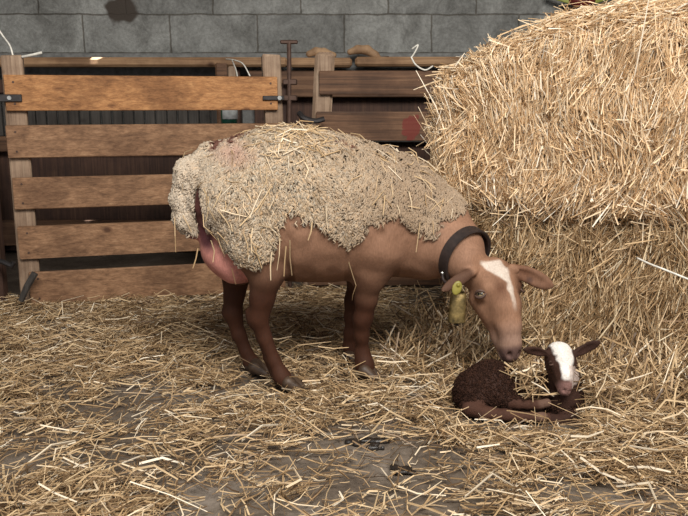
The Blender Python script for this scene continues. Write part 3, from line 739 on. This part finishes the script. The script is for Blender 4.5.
# head
hc = (EV - HO) @ np.array([HL, HA, HF]).T; l, a, f = hc.T
head = (a > -.05) & (np.abs(l) < .075) & (f > -.11) & (a < .3) & (EV[:, 0] > W(463, 270, 2.1)[0])
hw = np.where(head, 1.0, 0.0)
col = lerp(col, [0.27, 0.145, 0.088], hw)
col = lerp(col, [0.115, 0.048, 0.024], hw * np.clip(1.3 - np.abs(l + .020) / .018, 0, 1) * np.clip(1 - np.abs(a - .055) / .045, 0, 1))
col = lerp(col, [0.125, 0.055, 0.030], hw * np.clip((l - .020) / .02, 0, 1) * .8 * np.clip((.17 - a) / .06, 0, 1))
bw = np.interp(a, [-.06, -.02, .01, .035, .09, .14, .2], [.03, .032, .022, .011, .009, .007, .0]); lc = np.interp(a, [-.05, 0, .04, .1, .15], [-.022, -.014, .002, .006, .005])
bz = np.clip((bw - np.abs(l - lc) + .006 * n2 + .004 * vnoise(EV, 70)) / .006, 0, 1) * (f > -.07) * hw
bz = bz * np.clip((.125 - a) / .05, 0, 1) * np.clip((a + .030 + .006 * n2) / .008, 0, 1)
col = lerp(col, [0.60, 0.52, 0.45], bz * .92)
col = lerp(col, [0.32, 0.205, 0.155], hw * np.clip((a - .14) / .05, 0, 1) * .8)
col = lerp(col, [0.13, 0.075, 0.065], hw * np.clip((a - .212 + .008 * n2) / .015, 0, 1) * (f > -.03) * .95)
col = lerp(col, [0.42, 0.30, 0.25], hw * np.clip((a - .21) / .03, 0, 1) * (f < -.02) * .8)
ea, eb = W(466, 275, 2.077), W(441, 291, 2.035); tt_ = np.clip(((EV - ea) @ (eb - ea)) / ((eb - ea) @ (eb - ea)), 0, 1)
ed = np.linalg.norm(EV - (ea + tt_[:, None] * (eb - ea)), axis=1); col = lerp(col, [0.062, 0.028, 0.016], np.clip((.026 - ed) / .01, 0, 1) * .85)
# ears: inner darker
ri = (EV[:, 0] > W(527, 280, 2.1)[0]); col = lerp(col, [0.17, 0.085, 0.05], np.where(ri, .8, 0))
ed = np.linalg.norm(EV - W(529, 280, 2.09), axis=1); col = lerp(col, [0.05, 0.025, 0.02], np.clip((.016 - ed) / .008, 0, 1))
# under the fleece: wool tone darkened to paint the shade between locks
wool = np.array([0.46, 0.365, 0.262])
col = lerp(col, wool * .25, fm)
hv = (EV[:, 2] < .028)
col = lerp(col, [0.06, 0.042, 0.032], np.where(hv, .8, 0))
body = mesh_obj('body', EV, EQ, M['coat'], ewe, True, {'coat': col})

for (h0, h1) in hoof_spots:
    base = G(*h0); up = G(*h1); fw = nrm([1.0, -0.12, 0])
    if h0[0] > 300: fw = nrm([0.8, -.3, 0])
    sd = np.array([-fw[1], fw[0], 0]); S_ = Sculpt()
    for s_ in (-1, 1):
        S_.chain([(base + sd * s_ * .012 + [0, 0, .036] - fw * .014, .019), (base + sd * s_ * .014 + [0, 0, .014] + fw * .020, .0125)], k=.004)
    S_.chain([(base - fw * .022 + [0, 0, .018], .013)], k=.01)
    v, q = S_.mesh(.003); mesh_obj('hoof', v, q, M['horn'], ewe)

# fleece: short crimped locks over the woolly area
def quad_pts(V, Q, n, r, w=None):
    a_, b_, c_, d_ = (V[Q[:, i]] for i in range(4)); ar = np.linalg.norm(np.cross(c_ - a_, d_ - b_), axis=1) * .5
    if w is not None: ar = ar * w
    i = r.choice(len(Q), n, p=ar / ar.sum()); u, v = r.random((2, n, 1))
    P = (a_[i] * (1 - u) + b_[i] * u) * (1 - v) + (d_[i] * (1 - u) + c_[i] * u) * v
    return P, nrm(np.cross(c_[i] - a_[i], d_[i] - b_[i]))
def locks(P, N, T, length, rad, r, crimp=.0016):
    n = len(P); side = nrm(np.cross(N, T)); prof = [(0, -.002, .9), (.33, .005, 1.0), (.66, .0062, .85), (1.0, .003, .35)]
    rings = []; ph = r.random(n) * 6.28
    for k, (s_, h_, w_) in enumerate(prof):
        c = P + T * (length * s_)[:, None] + N * (h_ * r.normal(1, .25, n))[:, None] + side * (crimp * np.sin(ph + k * 2.1))[:, None]
        for a_ in range(4):
            an = a_ * math.pi / 2 + .4
            rings.append(c + side * (rad * w_ * math.cos(an))[:, None] + N * (rad * w_ * math.sin(an))[:, None])
    V = np.stack(rings, 1).reshape(-1, 3); q = []
    for k in range(3):
        for a_ in range(4): q.append([k * 4 + a_, k * 4 + (a_ + 1) % 4, (k + 1) * 4 + (a_ + 1) % 4, (k + 1) * 4 + a_])
    return V, (np.arange(n)[:, None, None] * 16 + np.array(q)[None]).reshape(-1, 4)
rw = np.random.default_rng(5); NL = 40000
wq = fm[EQ].mean(1); P, N = quad_pts(EV, EQ, NL, rw, np.where(wq > .3, wq ** 2, 0))
T = np.array([-.25, 0, -1.0]) + rw.normal(0, .28, (NL, 3)) + 0.7 * np.stack([vnoise(P, 12), vnoise(P + 9, 12), vnoise(P + 20, 12)], 1)
T = nrm(T - N * (T * N).sum(1, keepdims=True))
LV, LQ = locks(P, N, T, 0.012 + .010 * rw.random(NL), 0.0022 + .0014 * rw.random(NL), rw, .0028)
lc_ = wool[None] * (0.62 + .62 * rw.random((NL, 1))) * (1 + np.array([[.05, 0, -.06]]) * rw.normal(0, 1, (NL, 1)))
shade_n = vnoise(P, 5)
lc_ = lerp(lc_, [0.62, 0.53, 0.43], np.clip((-.28 - P[:, 0]) / .15, 0, 1) * .55)         # paler wool on the rump
lc_ = lerp(lc_, [0.31, 0.225, 0.155], np.clip((P[:, 0] + .12) / .3, 0, 1) * .75)            # browner wool at the shoulder
pk = np.linalg.norm((P - W(238, 152, 2.12)) / [.075, .3, .05], axis=1) + .35 * vnoise(P, 20)
lc_ = lerp(lc_, [0.46, 0.29, 0.235], (1.0 - pk) * .75)                                       # pink stain on the rump
tan_ = np.clip((P[:, 2] - W(300, 136, 2.25)[2]) / .03, 0, 1); lc_ = lerp(lc_, [0.36, 0.24, 0.15], tan_ * .45)
scab = np.zeros(NL)
for (sx_, sy_, sr) in [(216, 141, .013), (222, 136, .01), (232, 132, .016), (239, 130, .013), (338, 138, .007), (345, 141, .006), (351, 144, .005), (244, 129, .01)]:
    q_ = W(sx_, sy_ + 4, 2.17); scab = np.maximum(scab, np.clip((sr * 1.35 + .006 * vnoise(P, 60) - np.hypot(P[:, 0] - q_[0], P[:, 2] - q_[2])) / .005, 0, 1) * (P[:, 1] < 2.25))
lc_ = lerp(lc_, [0.10, 0.03, 0.022], scab * .9)                                             # dried dark scabs on the back
fl_ = mesh_obj('fleece', LV, LQ, M['fleece'], ewe, True, {'coat': np.repeat(lc_, 16, 0)}); fl_['label'] = 'cream curly fleece'

# eyes
def eye(parent, c, out, up, r, iris_c, pupil=True):
    out = nrm(out); up = nrm(up - out * (np.asarray(up) @ out)); sd = np.cross(up, out); ax = np.array([sd, up, out])
    S_ = Sculpt(); S_.ell(c, (r, r, r), k=.002); v, q = S_.mesh(r / 5)
    d = (v - c) @ out; colr = np.tile([0.10, 0.085, 0.07], (len(v), 1)); colr[d > r * .45] = iris_c
    loc = (v - c) @ ax.T
    pm = (np.abs(loc[:, 1]) < r * .2) & (np.abs(loc[:, 0]) < r * .55) & (loc[:, 2] > 0); colr[pm] = (0.008, 0.008, 0.01)
    o = mesh_obj('eye', v, q, M['eye'], parent, True, {'coat': colr})
    b = MB()
    for sg, hh in ((1, .62), (-1, .72)):
        pts = [c + sd * (r * 1.25 * x) + up * (sg * r * hh * (1 - x * x)) + out * (r * (.98 - .55 * x * x)) for x in np.linspace(-1, 1, 9)]
        b.tube(pts, [r * .12, r * .2, r * .26, r * .28, r * .28, r * .28, r * .26, r * .2, r * .12], 6)
    b.build('eyelid', M['eyelid'], o, True)
m, nt, bb = new_mat('eyeball'); at = nt.nodes.new('ShaderNodeAttribute'); at.attribute_name = 'coat'
nt.links.new(at.outputs['Color'], bb.inputs['Base Color']); bb.inputs['Roughness'].default_value = .08; M['eye'] = m
M['eyelid'] = simple('eyelid_skin', (0.10, 0.055, 0.04), .7)
for s_ in (-1, 1):
    eye(ewe, H(s_ * .0575, .060, -.004), HL * s_ + HF * .75, -HA, .0145, (0.34, 0.26, 0.15))
b = MB(); b.tube([H(-.043, .085, .010), H(-.036, .097, .012), H(-.033, .108, .018)], [.0025, .003, .0015], 6); b.build('tear_mark', M['eyelid'], ewe, True)

# ear tag in the near ear
b = MB(); c = W(457, 288, 2.02); tn = nrm([0.05, -1, 0.2]); tu = nrm([.35, 0, 1.0]); tu = nrm(tu - tn * (tu @ tn)); ts = np.cross(tu, tn)
S_ = Sculpt(); S_.ell(c, (.0135, .0205, .003), np.array([ts, tu, tn]), k=.002); S_.chain([(c + tu * .008 + tn * .003, .005)], k=.002)
v, q = S_.mesh(.0018); et = mesh_obj('ear_tag', v, q, M['tagplastic'], ewe); et['label'] = 'yellow ear tag'

# ------------------------------------------------------------------ collar and bell
cu = nrm(np.cross(CN, [0, 0, 1.0])); cv = np.cross(CN, cu)
def surf_r(c, d, rmax=.2):
    ts_ = np.linspace(.02, rmax, 120); v_ = E.eval(c[None] + d[None] * ts_[:, None]); k = np.argmax(v_ > 0.002)
    return ts_[k]
na = 64; ring = []; angs = np.arange(na) / na * 2 * math.pi
rad = np.array([surf_r(CC, cu * math.cos(t) + cv * math.sin(t)) for t in angs])
for _ in range(6): rad = np.maximum(rad, (np.roll(rad, 1) + np.roll(rad, -1)) / 2)
hwid = .017; V = []; 
for t, rr in zip(angs, rad):
    d = cu * math.cos(t) + cv * math.sin(t)
    for (w_, dr) in ((-hwid, .003), (-hwid * .9, .0075), (hwid * .9, .0075), (hwid, .003), (hwid * .8, -.002), (-hwid * .8, -.002)):
        V.append(CC + CN * w_ + d * (rr + dr))
Q = [[i * 6 + k, i * 6 + (k + 1) % 6, ((i + 1) % na) * 6 + (k + 1) % 6, ((i + 1) % na) * 6 + k] for i in range(na) for k in range(6)]
collar = empty('bell_collar', tuple(CC)); tag(collar, 'dark leather collar with a brass bell worn around the neck of the ewe', 'collar')
mesh_obj('strap', np.array(V), np.array(Q)[:, ::-1], M['leather'], collar, False)
def ring_pt(px, py):                    # point of the ring nearest to a direction
    P_ = np.array([CC + (cu * math.cos(t) + cv * math.sin(t)) * (rr + .0075) for t, rr in zip(angs, rad)])
    x, y = px_of(P_); i = np.argmin((x - px) ** 2 + (y - py) ** 2 + 4e3 * (P_[:, 1] - P_[:, 1].min()) ** 2); return P_[i], cu * math.cos(angs[i]) + cv * math.sin(angs[i])
rp, rd = ring_pt(453, 271)
b = MB(); b.tube([rp, rp + rd * .003], [.006, .005], 12); b.build('rivet', M['steel'], collar)
bc = W(457.5, 307, 2.055); bt = W(457, 293, 2.06); V = []
bell = MB(); n = 24
prof = [(0.040, .016, .009), (.036, .0205, .013), (.014, .022, .0155), (-.014, .0228, .017), (-.038, .0235, .018), (-.041, .0235, .018), (-.041, .0215, .016), (-.034, .0215, .016)]
tl = nrm([0.06, 0.1, 1])
for (h_, rx, ry) in prof:
    for k in range(n):
        t = k / n * 2 * math.pi; cx_, sy_ = math.cos(t), math.sin(t); V.append(bc + tl * h_ + np.array([rx * np.sign(cx_) * abs(cx_) ** .7, ry * np.sign(sy_) * abs(sy_) ** .7, 0]))
Q = [[i * n + k, i * n + (k + 1) % n, (i + 1) * n + (k + 1) % n, (i + 1) * n + k] for i in range(len(prof) - 1) for k in range(n)]
V.append(bc + tl * .041); T_ = [[len(V) - 1, (k + 1) % n, k] for k in range(n)]
bo = mesh_obj('bell', np.array(V), [np.array(Q)[:, ::-1], np.array(T_)], M['brass'], collar)
b = MB(); lp = [bc + tl * (.041 + .012 * math.sin(t)) + np.array([.010 * math.cos(t), 0, 0]) for t in np.linspace(0, math.pi, 10)]
b.tube(lp, .0028, 8); b.build('loop', M['brass'], bo, True)
b = MB(); b.tube([bc + tl * -.035, bc + tl * -.050], [.005, .007], 10); b.build('clapper', M['iron'], bo, True)
b = MB(); b.tube(spline([rp, rp + [0.004, -.01, -.02], W(456, 290, 2.065), bc + tl * .047], 12), .004, 8); b.build('hanger', M['leather'], collar, True)

# ------------------------------------------------------------------ the lamb
lamb = empty('lamb', tuple(G(515, 412))); tag(lamb, 'newborn brown lamb with a white face lying in the straw below the ewe', 'lamb')
def tq(px, py, Y, r): return (W(px, py + 5, Y - .012), r)
S = Sculpt()
S.chain([tq(476, 388, 2.03, .062), tq(492, 384, 2.05, .070), tq(515, 388, 2.07, .060), tq(540, 392, 2.06, .052), tq(560, 393, 2.03, .050)], k=.03)
S.chain([tq(558, 398, 2.01, .044), tq(566, 392, 2.0, .040), tq(565, 374, 2.0, .034), tq(562, 360, 2.0, .030)], k=.02)
S.chain([tq(482, 392, 1.99, .038), tq(470, 402, 1.965, .024)], k=.015)
S.chain([tq(470, 403, 1.96, .022), tq(484, 408, 1.94, .018), tq(506, 410, 1.93, .0155), tq(530, 412, 1.925, .0125), tq(543, 412, 1.92, .013)], k=.006)
S.chain([tq(500, 394, 1.99, .026), tq(518, 399, 1.96, .015), tq(537, 400, 1.95, .011), tq(547, 398, 1.945, .012)], k=.006)
S.chain([tq(562, 404, 1.99, .028), tq(570, 412, 1.955, .018), tq(556, 416, 1.94, .013), tq(548, 412, 1.95, .012)], k=.012)
LO = W(561, 349, 1.98); LA = nrm(W(566, 391, 1.92) - LO); LF = np.array([.12, -1, .25]); LF = nrm(LF - LA * (LF @ LA)); LL = np.cross(LA, LF); LL = LL if LL[0] > 0 else -LL
def HL2(l_, a_, f_): return LO + LL * l_ + LA * a_ + LF * f_
S.chain([(HL2(0, .012, -.018), .037), (HL2(0, .03, -.01), .036)], k=.015)
S.chain([(HL2(0, .035, 0), .030), (HL2(0, .07, .002), .023), (HL2(0, .095, -.002), .0185), (HL2(0, .108, -.006), .016)], k=.012)
S.chain([(HL2(0, .04, -.03), .028), (HL2(0, .08, -.02), .018), (HL2(0, .105, -.014), .013)], k=.012)
for s_ in (-1, 1):
    S.chain([(HL2(s_ * .024, .036, .0), .012)], k=.012)
    S.ell(HL2(s_ * .007, .112, .007), (.0025, .005, .004), np.array([LL, LA, LF]), k=.003, carve=True)
S.chain([(HL2(-.012, .104, -.016), .002), (HL2(0, .124, -.008), .002), (HL2(.012, .104, -.016), .002)], k=.003, carve=True)
S.chain([tq(564, 372, 2.0, .034), (HL2(0, .03, -.035), .028)], k=.02)
ear(S, W(549, 354, 1.975), W(523, 349, 1.96), .0145, np.array([0, -1, -.35]), th=.006, k=.006)
ear(S, W(574, 354, 1.975), W(601, 341, 1.965), .016, np.array([.1, -1, -.1]), th=.006, k=.006)
LVv, LQq = S.mesh(.0030, lambda P: .0016 * vnoise(P, 60))
n1 = vnoise(LVv, 14)
col = np.tile([0.042, 0.0175, 0.011], (len(LVv), 1)) * (1 + .3 * n1[:, None])
hc = (LVv - LO) @ np.array([LL, LA, LF]).T; l, a, f = hc.T
hd = (np.abs(l) < .05) & (a > -.04) & (a < .14) & (f > -.06)
wl = np.interp(a, [-.04, -.02, .0, .03, .06, .085, .1], [.024, .030, .031, .023, .016, .013, .006]); wh = np.clip((wl - np.abs(l + .001) + .004 * vnoise(LVv, 90) + .003 * n1) / .005, 0, 1) * (f > -.03) * hd * np.clip((.088 - a + .004 * n1) / .006, 0, 1)
side = hd & (l > .004) & (a > .05) & (a < .108) & (f > -.02)
col = lerp(col, [0.80, 0.77, 0.73], wh); col = lerp(col, [0.55, 0.45, 0.40], np.where(side, .75, 0))
col = lerp(col, [0.22, 0.12, 0.105], np.clip((a - .085) / .012, 0, 1) * hd * (f > -.02) * (l < .012))
hf = np.minimum(np.linalg.norm(LVv - W(546, 403, 1.933), axis=1), np.linalg.norm(LVv - W(543, 417, 1.908), axis=1))
lg = (LVv[:, 1] < 1.943 + .004 * n1) & (LVv[:, 2] < .09) & (LVv[:, 0] < W(550, 400, 1.94)[0])
col = lerp(col, [0.078, 0.033, 0.020], np.where(lg, .8, 0))
col = lerp(col, [0.15, 0.085, 0.06], np.clip((.026 - hf) / .01, 0, 1))
mesh_obj('body', LVv, LQq, M['lamb_coat'], lamb, True, {'coat': col})
for s_ in (-1, 1):
    eye(lamb, HL2(s_ * .0285, .040, .003), LL * s_ + LF * .6, -LA, .0075, (0.03, 0.02, 0.018))
# tight birth curls on the lamb's back
rl = np.random.default_rng(9); nl = 9000
wq = np.where(LVv[LQq[:, 0], 0] < W(556, 390, 2.0)[0], 1.0, .5) * ~(hd[LQq[:, 0]]) * (LVv[LQq[:, 0], 2] > .02) * ~(lg[LQq[:, 0]])
eard = np.minimum(np.linalg.norm(LVv - W(588, 347, 1.97), axis=1), np.linalg.norm(LVv - W(535, 351, 1.97), axis=1))[LQq[:, 0]]
P, N = quad_pts(LVv, LQq, nl, rl, wq * (eard > .04)); T = rl.normal(0, 1, (nl, 3)) + [0.3, 0, -.6]; T = nrm(T - N * (T * N).sum(1, keepdims=True))
v, q = locks(P - N * .003, N, T, .006 + .004 * rl.random(nl), .0008 + .0006 * rl.random(nl), rl, .0012)
cc = np.array([0.042, 0.019, 0.012]) * (.5 + 1.2 * rl.random((nl, 1)) ** 2)
mesh_obj('wool_curls', v, q, M['fleece'], lamb, True, {'coat': np.repeat(cc, 16, 0)})

# ------------------------------------------------------------------ droppings on the bare patch
for (px, py, L_, lab) in [(357, 443, .045, 'longest dark wet smear on the bare floor patch'), (380, 442, .032, 'dark wet smear right of the longest one on the bare patch'), (374, 449, .02, 'small dark blot just under the two wet smears'), (404, 470, .038, 'round dark blot nearest the camera on the bare patch')]:
    S_ = Sculpt(); c = G(px, py); rr_ = np.random.default_rng(px)
    for k in range(9):
        o_ = rr_.normal(0, .4, 2) * [L_, L_ * .45]; S_.ell(c + [o_[0], o_[1], 0.002], (L_ * (.25 + .2 * rr_.random()), L_ * .22, .004 + .003 * rr_.random()), k=.006)
    v, q = S_.mesh(.0025); tag(mesh_obj('dung_smear', v, q, M['dung']), lab, 'dung')

# ------------------------------------------------------------------ loose straw
def in_view(P, m=.3): return np.abs(P[:, 0]) < .46 * P[:, 1] + m
rs = np.random.default_rng(31)
bare = [(G(388, 468), (.20, .14), 1.0), (G(345, 445), (.08, .05), .9), (G(425, 391), (.045, .05), 1.0), (G(28, 466), (.13, .04), 1.0), (G(370, 430), (.09, .04), .7), (G(440, 300), (.12, .2), .6), (G(580, 490), (.10, .04), .55),
        (G(120, 410), (.10, .08), .5), (G(180, 400), (.12, .07), .5), (G(190, 490), (.10, .05), .5), (G(250, 440), (.10, .05), .35), (G(400, 340), (.1, .12), .5), (G(265, 480), (.06, .05), .5), (G(70, 345), (.1, .12), .3), (G(650, 505), (.14, .05), .5)]
def floor_density(P):
    d = 0.44 + 0.36 * vnoise(P * [1, 1, 0], 4.2) + 0.40 * vnoise(P * [1, 1, 0] + 5, 11)
    for c, (rx, ry), s_ in bare:
        e = ((P[:, 0] - c[0]) / rx) ** 2 + ((P[:, 1] - c[1]) / ry) ** 2; d -= 1.3 * s_ * np.exp(-e * e)
    e = ((P[:, 0] - .65) / .5) ** 2 + ((P[:, 1] - 1.85) / .25) ** 2; d += .6 * np.exp(-e)
    d += .15 * np.exp(-((P[:, 1] - 2.95) / .3) ** 2)
    return np.clip(d, .10, 1)
LOW = [(G(503, 419), .16, .115), (G(560, 427), .06, .09)] + [(G(*h0), .045, .035) for h0, _ in hoof_spots]
def scatter(n):
    P = np.stack([rs.uniform(-2.2, 1.7, n * 4), rs.uniform(1.15, 4.0, n * 4), np.zeros(n * 4)], 1)
    k = in_view(P) & (rs.random(n * 4) < floor_density(P)); s_ = (P - BA) @ BU; d_ = (P - BA) @ BV
    k &= ~((s_ > .05) & (d_ > .05)); k &= (P[:, 1] < 3.22 + .25 * (P[:, 0] + 1.33)) & (P[:, 1] < 3.42)
    for c_, rx_, ry_ in LOW: k &= ((P[:, 0] - c_[0]) / rx_) ** 2 + ((P[:, 1] - c_[1]) / ry_) ** 2 > 1
    return P[k][:n]
def lay(P, L, wd, pitch, zs, seed):
    n = len(P); base = .15 + 1.5 * vnoise(P * [1, 1, 0] + 30, 3.5) + .8 * vnoise(P * [1, 1, 0] + 50, 13)
    yaw = base + 1.2 * vnoise(P * [1, 1, 0] + 70, 22) + rs.normal(0, .7, n); pt_ = rs.normal(0, pitch, n)
    pt_ = np.where(P[:, 1] > 2.75, pt_ * .5, pt_); D = np.stack([np.cos(yaw) * np.cos(pt_), np.sin(yaw) * np.cos(pt_), np.sin(pt_)], 1)
    dn = floor_density(P); z = rs.gamma(1.6, zs, n) * (.35 + dn) * np.clip((3.5 - P[:, 1]) / .8, .45, 1) + np.abs(np.sin(pt_)) * L * .42 + .001
    P = P.copy(); P[:, 2] = z; return stalks(P, D, L, wd, .15, seed)
P = scatter(19000); n = len(P); s1 = lay(P, rs.gamma(4, .016, n) + .015, .0017 + .0022 * rs.random(n), .20, .008, 1)
P = scatter(26000); n = len(P); s2 = lay(P, rs.gamma(3, .009, n) + .008, .0014 + .0016 * rs.random(n), .15, .007, 2)
P = scatter(900); n = len(P); s3 = lay(P, .05 + .09 * rs.random(n), .0035 + .0025 * rs.random(n), .08, .013, 3)
s3 = (s3[0], s3[1], .6 + .4 * s3[2])
# drift at the foot of the bales
n = 8000; s_ = rs.uniform(-.12, 1.15, n); dd = -np.abs(rs.normal(0, .10, n)); P = BA + np.outer(s_, BU) + np.outer(dd, BV)
kk = ~((P[:, 0] > .28) & (P[:, 0] < .66) & (P[:, 1] < 2.13)); P = P[kk]; s_ = s_[kk]; dd = dd[kk]; n = len(P)
P[:, 2] = np.clip(.10 * np.exp(dd / .07), 0, 1) * rs.random(n) + .004
lean = rs.normal(0, .8, n); el = rs.normal(.35, .45, n); D = np.outer(np.sin(lean), BU) - np.outer(np.cos(lean) * np.cos(el), BV) ; D[:, 2] -= np.sin(el)
L = rs.gamma(4, .02, n) + .03; P[:, 2] += np.abs(nrm(D)[:, 2]) * L * .35
s4 = stalks(P, D, L, .0024 + .0026 * rs.random(n), .08, 4)
fs = stalk_obj('loose_straw', [s1, s2, s3, s4], M['straw_floor']); tag(fs, 'loose golden straw strewn over the barn floor', 'straw', kind='stuff')

# straw heaped against and over the lamb
def tuft(c, spread, n, Lr, seed, el=.5, w=(.002, .0045)):
    r = np.random.default_rng(seed); P = np.asarray(c) + r.normal(0, 1, (n, 3)) * spread; P[:, 2] = np.maximum(P[:, 2], .012)
    a_ = r.uniform(0, 6.28, n); e_ = r.normal(0, el, n); D = np.stack([np.cos(a_) * np.cos(e_), .6 * np.sin(a_) * np.cos(e_), np.sin(e_)], 1)
    L = r.uniform(*Lr, n); P[:, 2] = np.maximum(P[:, 2], np.abs(D[:, 2]) * L * .5); return stalks(P, D, L, r.uniform(*w, n), .1, seed)
sets = [tuft(W(526, 380, 2.0), (.028, .02, .026), 110, (.03, .09), 41, .8), tuft(W(532, 390, 1.96), (.025, .012, .012), 12, (.04, .12), 42, .4),
        tuft(G(520, 440), (.12, .012, .003), 90, (.03, .08), 43, .08), tuft(W(590, 385, 1.99), (.03, .03, .03), 160, (.05, .14), 44, .6), tuft(G(450, 402), (.03, .03, .01), 120, (.04, .12), 45, .4)]
o = stalk_obj('loose_straw', sets, M['straw_floor']); tag(o, 'tuft of loose straw heaped over the side of the lamb', 'straw', kind='stuff')

# sunlight falling through a gap in the roof onto the manger beam
sl = bpy.data.lights.new('roof_gap_light', 'SPOT'); sl.energy = 1500; sl.spot_size = math.radians(1.6); sl.spot_blend = .4; sl.shadow_soft_size = .005
so = bpy.data.objects.new('roof_gap_light', sl); bpy.context.scene.collection.objects.link(so)
tgt = W(101, 61.5, 4.14); so.location = (tgt[0] + .2, 3.9, 2.95); so.rotation_euler = (Vector(tgt) - so.location).to_track_quat('-Z', 'Y').to_euler(); so.scale = (2.4, .8, 1)

# wisps lying on the ewe
r = np.random.default_rng(77); up = EV[EQ[:, 0]]
near = (E.normal(up)[:, 1] < .2)
Pw, Nw = quad_pts(EV, EQ, 150, r, wq_ if False else (fm[EQ[:, 0]] * near * (.3 + (vnoise(up, 6) > .05))))
T = np.array([.25, 0, -1.0]) + r.normal(0, .45, (150, 3)); T = nrm(T - Nw * (T * Nw).sum(1, keepdims=True))
sets = [stalks(Pw + Nw * .013, T + Nw * r.normal(.05, .12, (150, 1)), r.uniform(.02, .075, 150), r.uniform(.0017, .003, 150), .12, 78)]
ct = W(296, 136, 2.2); cand = np.where((np.abs(up[:, 0] - ct[0] - .0) < .12) & (up[:, 2] > ct[2] - .055) & near)[0]
ci = r.choice(cand, 110); Pt = up[ci]; Nt = E.normal(Pt); T = r.normal(0, 1, (110, 3)) * [1, .5, .5]; T = nrm(T - Nt * (T * Nt).sum(1, keepdims=True))
keep = r.random(110) < np.exp(-((Pt[:, 0] - ct[0]) / .07) ** 2) + .1
sets.append(stalks((Pt + Nt * .014)[keep], (T + Nt * r.normal(.1, .2, (110, 1)))[keep], r.uniform(.03, .09, 110)[keep], r.uniform(.002, .0035, 110)[keep], .1, 79))
hang = [(262, 228, 253, 262), (280, 238, 277, 270), (286, 246, 284, 276), (272, 252, 271, 280), (254, 246, 262, 268), (290, 240, 292, 275), (250, 218, 262, 190), (240, 226, 272, 186), (345, 235, 356, 285), (356, 285, 352, 300), (420, 222, 416, 252), (408, 206, 420, 208), (372, 205, 384, 190), (222, 190, 214, 208), (198, 248, 193, 268), (175, 218, 176, 252), (183, 215, 192, 232), (211, 240, 213, 262), (312, 222, 308, 240), (326, 206, 328, 232), (385, 195, 383, 215), (232, 268, 236, 284)]
a0 = []; a1 = []
for (x0, y0, x1, y1) in hang:
    ends = []
    for (xx, yy) in ((x0, y0), (x1, y1)):
        ys = np.linspace(1.9, 2.3, 200); pp = np.array([W(xx, yy, t) for t in ys]); dv = E.eval(pp); k = np.argmax(dv < .012); ends.append(pp[k] if dv[k] < .012 else None)
    if ends[0] is None and ends[1] is None: ends = [W(x0, y0, 2.15), W(x1, y1, 2.15)]
    if ends[0] is None: ends[0] = W(x0, y0, ends[1][1])
    if ends[1] is None: ends[1] = W(x1, y1, ends[0][1])
    a0.append(ends[0]); a1.append(ends[1])
a0, a1 = np.array(a0), np.array(a1)
sets.append(stalks((a0 + a1) / 2 + [0, -.004, 0], a1 - a0, np.linalg.norm(a1 - a0, axis=1), np.full(len(a0), .0034), .06, 80))
sets = [(a_, b_, .55 + .45 * c_) for a_, b_, c_ in sets]
o = stalk_obj('straw_wisps', sets, M['straw_floor']); tag(o, 'wisps of straw clinging to the fleece on the back and flank of the ewe', 'straw', kind='stuff')
